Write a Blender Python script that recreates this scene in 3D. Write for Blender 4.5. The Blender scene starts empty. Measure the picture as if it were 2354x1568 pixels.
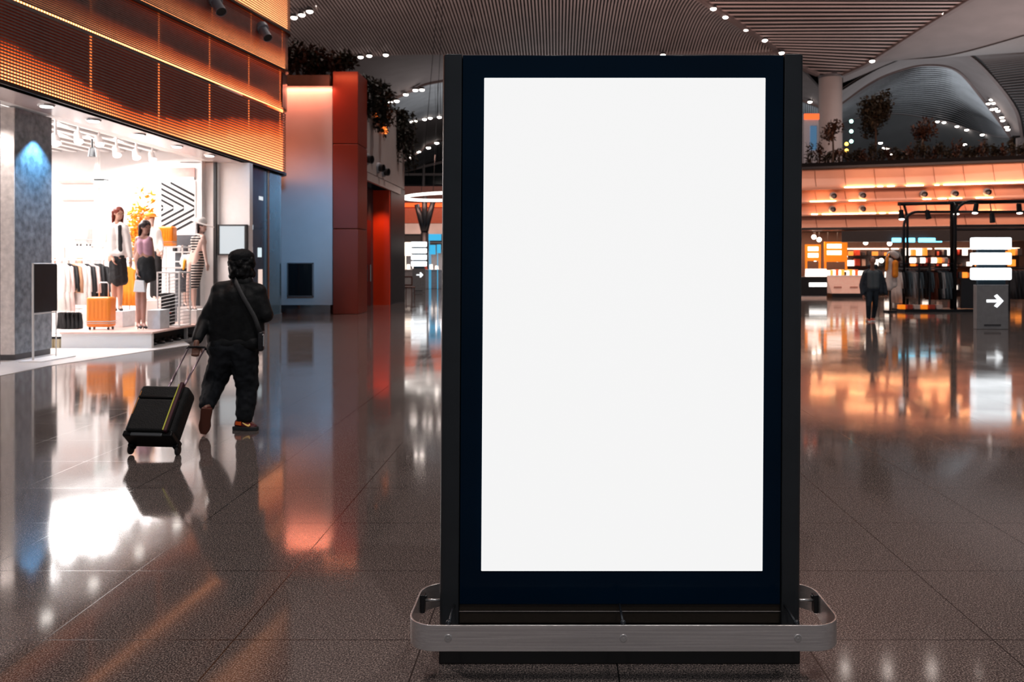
import bpy, bmesh, math, random
from mathutils import Vector, Matrix, noise
random.seed(7)
sc = bpy.context.scene
COL = sc.collection
V = Vector
# ---------------- camera, world, exposure, large lights ----------------
FPX, VX, VY, CH = 1950.0, 1280.0, 602.0, 1.6      # focal length in px, principal point, eye height
cam = bpy.data.cameras.new('camera'); camo = bpy.data.objects.new('camera', cam); COL.objects.link(camo)
camo.location = (0, 0, CH); camo.rotation_euler = (math.pi/2, 0, 0)
cam.sensor_width = 36; cam.lens = FPX/2354*36
cam.shift_x = (1177-VX)/2354; cam.shift_y = -(784-VY)/2354
cam.clip_end = 600
cam.dof.use_dof = True; cam.dof.focus_distance = 3.6; cam.dof.aperture_fstop = 4.5
sc.camera = camo
sc.view_settings.view_transform = 'Standard'; sc.view_settings.look = 'None'
sc.view_settings.gamma = 1; sc.view_settings.use_curve_mapping = False
sc.view_settings.exposure = 0.0
w = bpy.data.worlds.new('world'); sc.world = w; w.use_nodes = True
w.node_tree.nodes['Background'].inputs[0].default_value = (0.17, 0.175, 0.19, 1)
w.node_tree.nodes['Background'].inputs[1].default_value = 1.0

def area(name, loc, direction, size, power, color, sizey=None, spread=None):
    l = bpy.data.lights.new(name, 'AREA'); l.energy = power; l.color = color
    l.shape = 'RECTANGLE'; l.size = size; l.size_y = sizey or size
    if spread: l.spread = spread
    o = bpy.data.objects.new(name, l); COL.objects.link(o); o.location = loc
    o.rotation_euler = V(direction).to_track_quat('-Z', 'Y').to_euler()
    return o
def spot(name, loc, target, power, color, angle=60, blend=.5, r=.1):
    l = bpy.data.lights.new(name, 'SPOT'); l.energy = power; l.color = color
    l.spot_size = math.radians(angle); l.spot_blend = blend; l.shadow_soft_size = r
    o = bpy.data.objects.new(name, l); COL.objects.link(o); o.location = loc
    o.rotation_euler = (V(target)-V(loc)).to_track_quat('-Z', 'Y').to_euler()
    return o
# unseen area lights facing up, added to brighten the vault
area('vault_fill', (14, 62, 9), (0, .1, 1), 14, 4500, (1, .70, .62))
area('vault_fill', (-22, 55, 10), (0.2, .1, 1), 14, 4500, (1, .84, .8))
area('vault_fill', (48, 80, 9), (0, .1, 1), 14, 3500, (1, .88, .86))
area('vault_fill', (0, 125, 9), (0, .1, 1), 14, 5000, (.9, .92, .95))
# vault downlights
for x, y, p in ((-9, 12, 9000), (9, 12, 7000), (0, 30, 9000), (16, 32, 9000), (-4, 60, 9000)):
    spot('unseen_hall_spot', (x, y, 22), (x*.8, y, 0), p*.6, (1, .88, .82), 100, .6, .35)
for x, y in ((-3, -9), (5, -7)):  # unseen spots behind the camera, added to brighten the rail and near floor
    spot('unseen_hall_spot', (x, y, 22), (x*.5, 3, 0), 4200, (1, .9, .86), 60, .6, .35)
area('vault_fill', (55, 118, 7), (-.1, .1, 1), 12, 3600, (.85, .93, 1))  # unseen area light added to brighten the far right vault
# shop interior
for y in (15.4, 17.6, 19.8):
    area('shop_ceiling_light', (-10.6, y, 4.28), (0.12, -0.12, -1), 2.6, 250, (1, .95, .93), 1.6)
    area('shop_ceiling_light', (-13.2, y, 4.28), (0, 0, -1), 1.6, 75, (1, .95, .93), 1.6)

# ---------------- helpers ----------------
def P(px, py, Y): return V(((px-VX)/FPX*Y, Y, CH-(py-VY)/FPX*Y))
def G(px, py):
    Y = FPX*CH/(py-VY); return V(((px-VX)/FPX*Y, Y, 0))
def XP(px, Y): return (px-VX)/FPX*Y
def ZP(py, Y): return CH-(py-VY)/FPX*Y
def lin(h):
    h = h.lstrip('#'); f = lambda c: c/12.92 if c <= .04045 else ((c+.055)/1.055)**2.4
    return tuple(f(int(h[i:i+2], 16)/255) for i in (0, 2, 4))
MATS = {}
def mat(name, col, rough=.5, metal=0, emit=None, es=0, nscale=8, namt=.12, bump=0, bscale=40, coat=0, ior=1.5, stretch=None, spec=None):
    if name in MATS: return MATS[name]
    if isinstance(col, str): col = lin(col)
    m = bpy.data.materials.new(name); m.use_nodes = True; MATS[name] = m
    nt = m.node_tree; b = nt.nodes['Principled BSDF']
    tc = nt.nodes.new('ShaderNodeTexCoord'); mp = nt.nodes.new('ShaderNodeMapping')
    if stretch: mp.inputs['Scale'].default_value = stretch
    nt.links.new(tc.outputs['Object'], mp.inputs[0])
    n = nt.nodes.new('ShaderNodeTexNoise'); n.inputs['Scale'].default_value = nscale; n.inputs['Detail'].default_value = 4
    nt.links.new(mp.outputs[0], n.inputs['Vector'])
    r = nt.nodes.new('ShaderNodeMapRange'); r.inputs[3].default_value = 1-namt; r.inputs[4].default_value = 1+namt
    r.inputs[1].default_value = .25; r.inputs[2].default_value = .75
    nt.links.new(n.outputs[0], r.inputs[0])
    mx = nt.nodes.new('ShaderNodeVectorMath'); mx.operation = 'SCALE'; mx.inputs[0].default_value = col
    nt.links.new(r.outputs[0], mx.inputs['Scale']); nt.links.new(mx.outputs[0], b.inputs['Base Color'])
    b.inputs['Roughness'].default_value = rough; b.inputs['Metallic'].default_value = metal
    b.inputs['IOR'].default_value = ior
    if coat: b.inputs['Coat Weight'].default_value = coat
    if spec is not None: b.inputs['Specular IOR Level'].default_value = spec
    if es:
        b.inputs['Emission Color'].default_value = (*(emit or col), 1); b.inputs['Emission Strength'].default_value = es
    if bump:
        n2 = nt.nodes.new('ShaderNodeTexNoise'); n2.inputs['Scale'].default_value = bscale; n2.inputs['Detail'].default_value = 3
        nt.links.new(mp.outputs[0], n2.inputs['Vector'])
        bp = nt.nodes.new('ShaderNodeBump'); bp.inputs['Strength'].default_value = bump; bp.inputs['Distance'].default_value = .01
        nt.links.new(n2.outputs[0], bp.inputs['Height']); nt.links.new(bp.outputs[0], b.inputs['Normal'])
    return m
def glow(name, col, s): return mat(name, (0.02, 0.02, 0.02), .4, emit=col if not isinstance(col, str) else lin(col), es=s)

def wloc(o):
    v = V((0, 0, 0))
    while o is not None: v = v + o.location; o = o.parent
    return v
class B:
    """collects shapes given in world coordinates and links them as ONE mesh object"""
    def __init__(s): s.b = bmesh.new()
    def box(s, c, d, rz=0, mtx=None, taper=None):
        r = bmesh.ops.create_cube(s.b, size=1)['verts']
        for v in r:
            if taper and v.co.z > 0: v.co.x *= taper; v.co.y *= taper
        bmesh.ops.scale(s.b, vec=d, verts=r)
        if rz: bmesh.ops.rotate(s.b, matrix=Matrix.Rotation(rz, 3, 'Z'), verts=r)
        if mtx: bmesh.ops.transform(s.b, matrix=mtx, verts=r)
        bmesh.ops.translate(s.b, vec=c, verts=r); return s
    def bb(s, x0, x1, y0, y1, z0, z1): return s.box(((x0+x1)/2, (y0+y1)/2, (z0+z1)/2), (abs(x1-x0), abs(y1-y0), abs(z1-z0)))
    def cyl(s, p, q, r1, r2=None, n=12, cap=True):
        p = V(p); q = V(q); d = q-p; r2 = r1 if r2 is None else r2
        m = Matrix.Translation((p+q)/2) @ d.to_track_quat('Z', 'Y').to_matrix().to_4x4()
        bmesh.ops.create_cone(s.b, cap_ends=cap, segments=n, radius1=r1, radius2=r2, depth=max(d.length, 1e-5), matrix=m); return s
    def ell(s, c, r, mtx=None, u=14, v=9):
        if not hasattr(r, '__len__'): r = (r, r, r)
        m = Matrix.Translation(V(c)) @ (mtx.to_4x4() if mtx else Matrix()) @ Matrix.Diagonal((*r, 1))
        bmesh.ops.create_uvsphere(s.b, u_segments=u, v_segments=v, radius=1, matrix=m); return s
    def cap(s, p, q, r1, r2=None, n=12):
        r2 = r1 if r2 is None else r2
        s.ell(p, r1, u=n, v=8); s.ell(q, r2, u=n, v=8)
        if (V(q)-V(p)).length > 1e-4: s.cyl(p, q, r1, r2, n)
        return s
    def tube(s, pts, r, n=8, closed=False):
        pts = [V(p) for p in pts]; k = len(pts); rings = []
        for i, p in enumerate(pts):
            a = pts[i-1] if i or closed else p; c = pts[(i+1) % k] if i < k-1 or closed else p
            t = (c-a).normalized(); up = V((0, 0, 1)) if abs(t.z) < .95 else V((0, 1, 0))
            x = t.cross(up).normalized(); y = x.cross(t); ri = r[i] if hasattr(r, '__len__') else r
            rings.append([s.b.verts.new(p+ri*(math.cos(2*math.pi*j/n)*x+math.sin(2*math.pi*j/n)*y)) for j in range(n)])
        for i in range(k if closed else k-1):
            A = rings[i]; C = rings[(i+1) % k]
            for j in range(n): s.b.faces.new((A[j], A[(j+1) % n], C[(j+1) % n], C[j]))
        if not closed: s.b.faces.new(rings[0][::-1]); s.b.faces.new(rings[-1])
        return s
    def prism(s, poly, d):
        """poly: list of 3D points (planar), extruded by vector d"""
        a = [s.b.verts.new(V(p)) for p in poly]; c = [s.b.verts.new(V(p)+V(d)) for p in poly]; n = len(poly)
        s.b.faces.new(a[::-1]); s.b.faces.new(c)
        for i in range(n): s.b.faces.new((a[i], a[(i+1) % n], c[(i+1) % n], c[i]))
        return s
    def grid(s, rows, uv=None):
        vs = [[s.b.verts.new(V(p)) for p in r] for r in rows]; lay = s.b.loops.layers.uv.verify() if uv else None
        for i in range(len(vs)-1):
            for j in range(len(vs[0])-1):
                f = s.b.faces.new((vs[i][j], vs[i][j+1], vs[i+1][j+1], vs[i+1][j]))
                if uv:
                    for l, (a, c) in zip(f.loops, ((i, j), (i, j+1), (i+1, j+1), (i+1, j))): l[lay].uv = uv[a][c]
        return s
    def strip(s, path, offs, closed=False, caps=True):
        """sweeps a closed cross-section (list of (side, up)) along a horizontal path"""
        path = [V(p) for p in path]; k = len(path); rings = []
        for i, p in enumerate(path):
            a = path[i-1] if i or closed else p; c = path[(i+1) % k] if i < k-1 or closed else p
            t = (c-a); t.z = 0; t.normalize(); n = V((t.y, -t.x, 0))
            rings.append([s.b.verts.new(p+n*o+V((0, 0, u))) for o, u in offs])
        m = len(offs)
        for i in range(k if closed else k-1):
            A = rings[i]; C = rings[(i+1) % k]
            for j in range(m): s.b.faces.new((A[j], A[(j+1) % m], C[(j+1) % m], C[j]))
        if not closed and caps: s.b.faces.new(rings[0][::-1]); s.b.faces.new(rings[-1])
        return s
    def xf(s, m): bmesh.ops.transform(s.b, matrix=m, verts=s.b.verts[:]); return s
    def out(s, name, m, parent=None, smooth=False, bevel=0, org=None, remesh=0, disp=0, dscale=.1, solid=0, sub=0, smo=4):
        bmesh.ops.recalc_face_normals(s.b, faces=s.b.faces[:])
        o0 = wloc(parent) if parent else (V(org) if org is not None else V((0, 0, 0)))
        bmesh.ops.translate(s.b, vec=-o0, verts=s.b.verts[:])
        me = bpy.data.meshes.new(name); s.b.to_mesh(me); s.b.free()
        o = bpy.data.objects.new(name, me); COL.objects.link(o)
        if parent: o.parent = parent
        else: o.location = o0
        me.materials.append(m)
        if smooth or remesh:
            for p in me.polygons: p.use_smooth = True
        if remesh:
            r = o.modifiers.new('remesh', 'REMESH'); r.mode = 'VOXEL'; r.voxel_size = remesh; r.use_smooth_shade = True
            q = o.modifiers.new('smooth', 'SMOOTH'); q.iterations = smo; q.factor = .5
        if disp:
            t = bpy.data.textures.new('folds', 'CLOUDS'); t.noise_scale = dscale; t.noise_depth = 2
            d = o.modifiers.new('folds', 'DISPLACE'); d.texture = t; d.strength = disp; d.mid_level = .5
        if bevel:
            bv = o.modifiers.new('bevel', 'BEVEL'); bv.width = bevel; bv.segments = 3; bv.limit_method = 'ANGLE'; bv.angle_limit = .6
            if not smooth:
                for p in me.polygons: p.use_smooth = True
                try: me.set_sharp_from_angle(angle=.6)
                except Exception: pass
        if solid:
            sd = o.modifiers.new('solid', 'SOLIDIFY'); sd.thickness = solid
        if sub:
            ss = o.modifiers.new('sub', 'SUBSURF'); ss.levels = sub; ss.render_levels = sub
        return o
def thing(name, label, cat, loc, group=None):
    o = bpy.data.objects.new(name, None); COL.objects.link(o); o.location = loc; o.empty_display_size = .1
    return tag(o, label, cat, group)
def tag(o, label, cat, group=None):
    o['label'] = label; o['category'] = cat
    if group: o['group'] = group
    return o
def struct(o): o['kind'] = 'structure'; return o
def copy_tree(o, loc=None, label=None, parent=None, m=None):
    c = o.copy(); COL.objects.link(c)
    if parent: c.parent = parent
    if loc is not None: c.location = loc
    if label: c['label'] = label
    for ch in o.children: copy_tree(ch, parent=c)
    return c

# ---------------- materials ----------------
WHITE = mat('white_paint', (.8, .78, .77), .5, namt=.03)
WARMWHITE = mat('warm_white', (.78, .7, .67), .5, namt=.04)
BLACK = mat('black_metal', (.008, .009, .011), .35, namt=.2)
DKMETAL = mat('dark_metal', (.03, .034, .04), .35, .6)
STEEL = mat('brushed_steel', (.72, .69, .68), .26, .8, nscale=3, namt=.18, stretch=(1, 30, 60), bump=.15, bscale=60)
CHROME = mat('chrome', (.65, .65, .65), .25, .8)
SOFFIT = mat('soffit_white', (.62, .52, .5), .25, namt=.03)
LAMP = glow('lamp_lens', (1, .93, .86), 14)
LAMPW = glow('spot_lens', (1, .86, .78), 22)

# ---------------- floor ----------------
def floor_mat():
    m = bpy.data.materials.new('polished_granite'); m.use_nodes = True; nt = m.node_tree; N = nt.nodes; L = nt.links
    b = N['Principled BSDF']; tc = N.new('ShaderNodeTexCoord')
    n1 = N.new('ShaderNodeTexNoise'); n1.inputs['Scale'].default_value = 150; n1.inputs['Detail'].default_value = 3
    n2 = N.new('ShaderNodeTexVoronoi'); n2.inputs['Scale'].default_value = 210
    n3 = N.new('ShaderNodeTexNoise'); n3.inputs['Scale'].default_value = 1.3
    for n in (n1, n2, n3): L.new(tc.outputs['Object'], n.inputs['Vector'])
    r = N.new('ShaderNodeValToRGB'); e = r.color_ramp.elements
    e[0].position = .38; e[0].color = (.018, .017, .018, 1); e[1].position = .66; e[1].color = (.27, .225, .205, 1)
    k = e.new(.5); k.color = (.08, .071, .069, 1)
    L.new(n1.outputs[0], r.inputs[0])
    mx = N.new('ShaderNodeMix'); mx.data_type = 'RGBA'; mx.blend_type = 'MULTIPLY'; mx.inputs[0].default_value = .7
    r2 = N.new('ShaderNodeValToRGB'); r2.color_ramp.elements[0].color = (.35, .33, .33, 1); r2.color_ramp.elements[1].color = (1.7, 1.6, 1.55, 1)
    L.new(n2.outputs['Color'], r2.inputs[0]); L.new(r.outputs[0], mx.inputs[6]); L.new(r2.outputs[0], mx.inputs[7])
    # joints
    sx = N.new('ShaderNodeSeparateXYZ'); L.new(tc.outputs['Object'], sx.inputs[0])
    def joint(sock, off):
        a = N.new('ShaderNodeMath'); a.operation = 'ADD'; a.inputs[1].default_value = off+80.3*10+.0; L.new(sock, a.inputs[0])
        d = N.new('ShaderNodeMath'); d.operation = 'DIVIDE'; d.inputs[1].default_value = .803; L.new(a.outputs[0], d.inputs[0])
        f = N.new('ShaderNodeMath'); f.operation = 'FRACT'; L.new(d.outputs[0], f.inputs[0])
        c = N.new('ShaderNodeMath'); c.operation = 'LESS_THAN'; c.inputs[1].default_value = .008; L.new(f.outputs[0], c.inputs[0]); return c
    j1 = joint(sx.outputs[0], 1.37); j2 = joint(sx.outputs[1], -3.586)
    mxx = N.new('ShaderNodeMath'); mxx.operation = 'MAXIMUM'; L.new(j1.outputs[0], mxx.inputs[0]); L.new(j2.outputs[0], mxx.inputs[1])
    m2 = N.new('ShaderNodeMix'); m2.data_type = 'RGBA'; L.new(mxx.outputs[0], m2.inputs[0]); L.new(mx.outputs[2], m2.inputs[6]); m2.inputs[7].default_value = (.004, .004, .004, 1)
    L.new(m2.outputs[2], b.inputs['Base Color'])
    rr = N.new('ShaderNodeMapRange'); rr.inputs[1].default_value = .3; rr.inputs[2].default_value = .7; rr.inputs[3].default_value = .055; rr.inputs[4].default_value = .10
    L.new(n3.outputs[0], rr.inputs[0])
    ad = N.new('ShaderNodeMath'); ad.operation = 'MULTIPLY_ADD'; ad.inputs[1].default_value = .1; L.new(mxx.outputs[0], ad.inputs[0]); L.new(rr.outputs[0], ad.inputs[2])
    L.new(ad.outputs[0], b.inputs['Roughness'])
    b.inputs['IOR'].default_value = 1.62
    return m
struct(B().bb(-90, 110, -14, 300, -.2, 0).out('floor', floor_mat()))
struct(B().prism([(-9.6, 9, 0), (-8.1, 9, 0), (-7.79, 11.86, 0), (-7.8, 13, 0), (-7.33, 15.2, 0), (-7.05, 16.3, 0), (-7.7, 17.4, 0), (-7.75, 21.4, 0), (-15, 21.4, 0), (-15, 9, 0)], (0, 0, .006)).out('floor_shop', mat('white_tile', (.72, .66, .63), .22, namt=.03)))

# ---------------- advertising display ----------------
KX, KY = .2565, 3.37
kz = lambda py: ZP(py, KY+.01)
kioskd = thing('advertising_display', 'tall black free-standing advertising display with a blank white lit screen', 'billboard', (KX, KY, 0))
def shear(b):
    for v in b.b.verts: v.co.x += .0062*(v.co.z-1.2)
    return b
def kx(px): return (px-VX)/FPX*KY
PANEL = mat('gloss_panel', (.0003, .0085, .022), .12, namt=.2, nscale=2, spec=.12)
COLM = mat('charcoal_aluminium', (.022, .027, .032), .33, .3, namt=.1)
x0, x1 = KX-.7185, KX+.7185
shear(B().bb(x0+.0, x1-.0, KY+.001, KY+.149, 0, .15)).out('plinth', mat('plinth_black', (.003, .003, .0035), .5), kioskd, bevel=.006)
def column(sgn):
    xo = x0 if sgn < 0 else x1; w_ = .078; xi = xo+w_*(-sgn)
    pts = []
    r = .03
    prof = [(xi, KY-.0), (xi, KY-.006)]
    for i in range(7):
        a = math.pi/2*i/6
        prof.append((xo-sgn*r+sgn*r*math.sin(a), KY-.006+r-r*math.cos(a)))
    for i in range(7):
        a = math.pi/2*i/6
        prof.append((xo-sgn*r+sgn*r*math.cos(a), KY+.15-r+r*math.sin(a)))
    prof.append((xi, KY+.15))
    b = B().prism([(x, y, .152) for x, y in prof], (0, 0, 2.273))
    return shear(b)
for s_ in (-1, 1): column(s_).out('side_column', COLM, kioskd, bevel=.003)
xi0, xi1 = x0+.0785, x1-.0785
shear(B().bb(xi0+.0, xi1, KY+.03, KY+.14, .2, 2.42)).out('housing', BLACK, kioskd, bevel=.004)
shear(B().bb(xi0+.002, xi1-.002, KY+.004, KY+.029, kz(1388), 2.422)).out('front_glass', PANEL, kioskd, bevel=.002)
sx0, sx1 = kx(1109), kx(1756)
scr = shear(B().bb(sx0, sx1, KY-.0015, KY+.02, kz(1311), kz(180))).out('screen', glow('lit_screen', (1, 1, 1), .905), kioskd, bevel=.003)
scr['label'] = 'blank white lit screen'
shear(B().bb(xi0+.001, xi1-.001, KY+.012, KY+.03, kz(1404), kz(1390))).out('lower_strip', mat('lower_strip', (.016, .012, .008), .35, bump=.3), kioskd)
shear(B().bb(xi0, xi1, KY+.0095, KY+.03, kz(1406.5), kz(1405))).out('metal_lip', STEEL, kioskd)
shear(B().bb(xi0+.001, xi1-.001, KY+.014, KY+.03, .16, kz(1409))).out('lower_panel', mat('lower_strip', (.016, .012, .008)), kioskd)
# bumper rail
ry0, ry1 = 3.18, 3.60; rz0, rz1 = ZP(1497, 3.18), ZP(1437, 3.18); rx0, rx1 = -.563, 1.075; rr_ = .105
path = []
for cx, cy, a0 in ((rx1-rr_, ry0+rr_, -90), (rx1-rr_, ry1-rr_, 0), (rx0+rr_, ry1-rr_, 90), (rx0+rr_, ry0+rr_, 180)):
    for i in range(13):
        a = math.radians(a0+90*i/12); path.append((cx+rr_*math.cos(a), cy+rr_*math.sin(a), (rz0+rz1)/2))
h = (rz1-rz0)/2
rail = B().strip(path, [(-.0035, -h), (.0035, -h), (.0035, h), (-.0035, h)], closed=True).out('bumper_rail', STEEL, kioskd, bevel=.0012)
rail['label'] = 'brushed steel bumper rail'
for px in (1030, 1433, 1834):
    x = (px-VX)/FPX*ry0
    z = ZP(1466, ry0)
    bl = B().cyl((x, ry0-.0065, z), (x, ry0-.003, z), .0135, .0145, 20).cyl((x, ry0-.0075, z), (x, ry0-.006, z), .0035, n=6).out('bolt', CHROME, rail, bevel=.0008)
    B().cyl((x, ry0+.004, z+.046), (x, KY+.02, z+.046), .005, n=12).ell((x, ry0+.016, z+.049), .0115).out('standoff', DKMETAL, kioskd, smooth=True)
for s_, xx in ((-1, rx0), (1, rx1)):
    xk = x0 if s_ < 0 else x1; yb = 3.49; z = rz1-.03
    B().cyl((xk-s_*.01, yb, z), (xx-s_*.006, yb, z), .006).out('standoff', CHROME, kioskd, smooth=True)
    B().bb(xx-s_*.022, xx-s_*.0045, yb-.018, yb+.018, rz0+.02, rz1-.004).cyl((xx-s_*.03, yb, rz1-.015), (xx-s_*.004, yb, rz1-.015), .007).out('bracket', BLACK, kioskd, bevel=.002)
# ---------------- vaulted ceiling ----------------
CEIL = mat('vault_plain', (.22, .18, .172), .7, nscale=.4, namt=.1)
SLAT = mat('vault_slat', (.40, .32, .30), .6, nscale=.3, namt=.15)
SLATB = mat('vault_slat_pale', (.62, .46, .42), .6, nscale=.3, namt=.1)
SLATD = mat('vault_slat_cool', (.5, .51, .53), .6, nscale=.3, namt=.2)
DECK = mat('vault_deck', (.025, .022, .021), .9, nscale=.4, namt=.2)
RIB = mat('vault_rib', (.17, .12, .11), .6, nscale=1)
def interp(pts, t):
    """pts: polyline of vectors, t 0..1 by index"""
    f = t*(len(pts)-1); i = min(int(f), len(pts)-2); return pts[i].lerp(pts[i+1], f-i)
def smooth_pts(pts, n):
    """Catmull-Rom resample"""
    pts = [V(p) for p in pts]; q = [2*pts[0]-pts[1]]+pts+[2*pts[-1]-pts[-2]]; out = []
    for k in range(n+1):
        f = k/n*(len(pts)-1); i = min(int(f), len(pts)-2); t = f-i; a, b_, c, d = q[i:i+4]
        out.append(.5*((2*b_)+(c-a)*t+(2*a-5*b_+4*c-d)*t*t+(3*b_-a-3*c+d)*t**3))
    return out
def patch(name, A, Bc, m, n=40, mm=14, thick=.35, bulge=0):
    """loft between two curves; slab with thickness upward"""
    A = smooth_pts(A, n); Bc = smooth_pts(Bc, n)
    rows = []
    for j in range(mm+1):
        t = j/mm; rows.append([A[i].lerp(Bc[i], t)+V((0, 0, bulge*4*t*(1-t))) for i in range(n+1)])
    b = B().grid(rows)
    top = [[p+V((0, 0, thick)) for p in r] for r in rows]
    b.grid(top)
    struct(b.out(name, m, smooth=True)); return rows
def slats(name, A, Bc, m, count, wid, drop=.22, bulge=0, seg=10, along='v', gap=.12):
    """slats hung below a lofted patch. along='v': each slat runs from curve A to curve B; 'u': along the curves"""
    n = 80; A = smooth_pts(A, n); Bc = smooth_pts(Bc, n); b = B()
    for k in range(count):
        t = (k+.5)/count; pts = []
        for j in range(seg+1):
            s = j/seg
            if along == 'v': p = interp(A, t).lerp(interp(Bc, t), s); bz = bulge*4*s*(1-s)
            else: p = interp(A, s).lerp(interp(Bc, s), t); bz = bulge*4*t*(1-t)
            pts.append(p+V((0, 0, bz-gap)))
        rings = []
        for j, p in enumerate(pts):
            d = (pts[min(j+1, seg)]-pts[max(j-1, 0)]); sd = d.cross(V((0, 0, 1)))
            sd = sd.normalized()*wid/2 if sd.length > 1e-6 else V((wid/2, 0, 0))
            rings.append([b.b.verts.new(p+sd), b.b.verts.new(p-sd), b.b.verts.new(p-sd-V((0, 0, drop))), b.b.verts.new(p+sd-V((0, 0, drop)))])
        for j in range(seg):
            for q in range(4): b.b.faces.new((rings[j][q], rings[j][(q+1) % 4], rings[j+1][(q+1) % 4], rings[j+1][q]))
    o = b.out(name, m); return struct(o)
def rib(name, pts, w_=.5, h=.5, m=None):
    pts = smooth_pts(pts, 40); b = B().strip(pts, [(-w_/2, -h*.6), (w_/2, -h*.6), (w_/2, h*.4), (-w_/2, h*.4)])
    return struct(b.out(name, m or RIB))
# curves as real 3D points of the vault (x, y, z); the hall is about 25 m high
arcA = [P(-1400, 260, 110), P(-200, 235, 100), P(300, 185, 97), P(600, 152, 95), P(780, 131, 95), P(870, 122, 95), P(1000, 119, 95), P(1300, 124, 95), P(1500, 120, 95), P(1660, 118, 95), P(1797, 119, 94)]
nearA = [V((-95, 14, 25)), V((-62, 14, 26.5)), V((-44, 14, 27)), V((-32, 14, 27)), V((-23, 14, 27)), V((-18, 14, 27)), V((-13, 14, 27)), V((1, 60, 26.6)), P(1540, -52, 74), P(1660, 28, 83), P(1797, 118, 93.6)]
# front vault: slats run along the hall
patch('ceiling_front', nearA, arcA, DECK, 60, 10, bulge=.97)
R1 = [V((-14, 14, 27)), V((-6, 40, 27)), P(1450, -110, 68), P(1540, -52, 74), P(1620, 0, 80), P(1715, 62, 86), P(1797, 118, 93.6), P(1845, 152, 97.5), P(1880, 168, 99)]
R2 = [V((40, 14, 27)), V((40, 40, 27)), P(2400, -110, 68), P(2310, -55, 74), P(2220, 0, 80), P(2110, 68, 87), P(2005, 136, 94.5), P(1965, 156, 97.5), P(1938, 168, 99)]
patch('ceiling_pendentive', R1, R2, DECK, 60, 10, thick=.3)
slats('ceiling_pendentive_slats', R1, R2, SLATB, 1, .1)
bpy.data.objects.remove(bpy.data.objects['ceiling_pendentive_slats'])
# transverse slats of the pendentive, one pale batten every 0.45 m along the hall
def front():
    near = smooth_pts(nearA, 400); far = smooth_pts(arcA, 400); b = B()
    def atx(pts, x):
        for i in range(len(pts)-1):
            if pts[i].x <= x <= pts[i+1].x:
                t = (x-pts[i].x)/max(1e-6, pts[i+1].x-pts[i].x); return pts[i].lerp(pts[i+1], t)
        return None
    x = -60.0
    while x < 24.4:
        p = atx(near, x); q = atx(far, x)
        if p is not None and q is not None and q.y-p.y > .3:
            n = 10; rings = []
            for j in range(n+1):
                t = j/n; c = p.lerp(q, t)+V((0, 0, 4*t*(1-t)-.16))
                rings.append([b.b.verts.new(c+V((sx, 0, sz))) for sx, sz in ((-.075, 0), (.075, 0), (.075, -.2), (-.075, -.2))])
            for j in range(n):
                for k in range(4): b.b.faces.new((rings[j][k], rings[j][(k+1) % 4], rings[j+1][(k+1) % 4], rings[j+1][k]))
        x += .33
    struct(b.out('ceiling_front_slats', SLAT))
def pend():
    a = smooth_pts(R1, 160); c = smooth_pts(R2, 160); b = B()
    def at(pts, y):
        for i in range(len(pts)-1):
            if pts[i].y <= y <= pts[i+1].y:
                t = (y-pts[i].y)/max(1e-6, pts[i+1].y-pts[i].y); return pts[i].lerp(pts[i+1], t)
        return pts[-1]
    y = 15.0
    while y < 98.8:
        p = at(a, y)-V((0, 0, .12)); q = at(c, y)-V((0, 0, .12)); wd = .36
        for pp in (p, q): pass
        o1 = V((0, wd, 0)); dn = V((0, 0, -.05))
        b.prism([p, q, q+o1, p+o1], dn); y += .88
    struct(b.out('ceiling_pendentive_slats', SLATB))
pend(); front()
rib('trim_1', R1, .55, .6); rib('trim_2', R2, .55, .6)
rib('trim_3', arcA, .4, .5)
# right of the pendentive
C2 = [V((78, 14, 26)), V((78, 40, 26)), P(3000, 20, 68), P(2900, 45, 74), P(2800, 65, 80), P(2600, 90, 87), P(2354, 116, 96), P(2130, 119, 102), P(1938, 190, 101)]
patch('ceiling_right', R2, C2, CEIL, 60, 8, thick=.3)
slats('ceiling_right_slats', [p.lerp(q, .5) for p, q in zip(R2[:8], C2[:8])], C2[:8], mat('vault_slat_mid', (.26, .235, .23), .6), 22, .42, .05, along='u', seg=60)
Dt = [P(1930, 240, 112), P(2000, 190, 113), P(2060, 163, 115), P(2130, 148, 118), P(2200, 160, 121), P(2255, 220, 125), P(2300, 280, 129), P(2322, 312, 131)]
L1c = [P(1925, 235, 104), P(1985, 178, 107), P(2020, 152, 109), P(2090, 124, 111), P(2135, 119, 111), P(2175, 132, 112), P(2200, 145, 114), P(2215, 158, 118)]
patch('ceiling_eyebrow', [P(1925, 215, 102), P(1990, 175, 104), P(2040, 150, 105), P(2130, 119, 106), P(2215, 119, 106), P(2280, 175, 112), P(2335, 250, 120), P(2350, 312, 128)], Dt, CEIL, 50, 8, thick=.3)
Db = [P(1925, 283, 150), P(1990, 266, 150), P(2060, 260, 150), P(2130, 270, 150), P(2190, 283, 148), P(2240, 299, 143), P(2290, 312, 136), P(2324, 315, 131.5)]
patch('ceiling_far_vault', Dt, Db, DECK, 50, 14, thick=.3, bulge=.6)
slats('ceiling_far_vault_slats', Dt, Db, SLATD, 26, .55, .05, bulge=.6, along='u', seg=40)
rib('trim_4', Dt, .4, .4); rib('trim_5', Db, .3, .3)
patch('ceiling_far_lunette', Db, [P(1925, 400, 165), P(1990, 400, 165), P(2060, 400, 165), P(2130, 400, 163), P(2190, 400, 160), P(2240, 400, 155), P(2290, 400, 145), P(2324, 400, 135)], mat('lunette_cool', (.16, .165, .17), .7, nscale=.3), 40, 6, thick=.3)
Et = [P(2150, 119, 106), P(2215, 119, 106), P(2280, 175, 112), P(2335, 250, 120), P(2350, 316, 128)]
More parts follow.
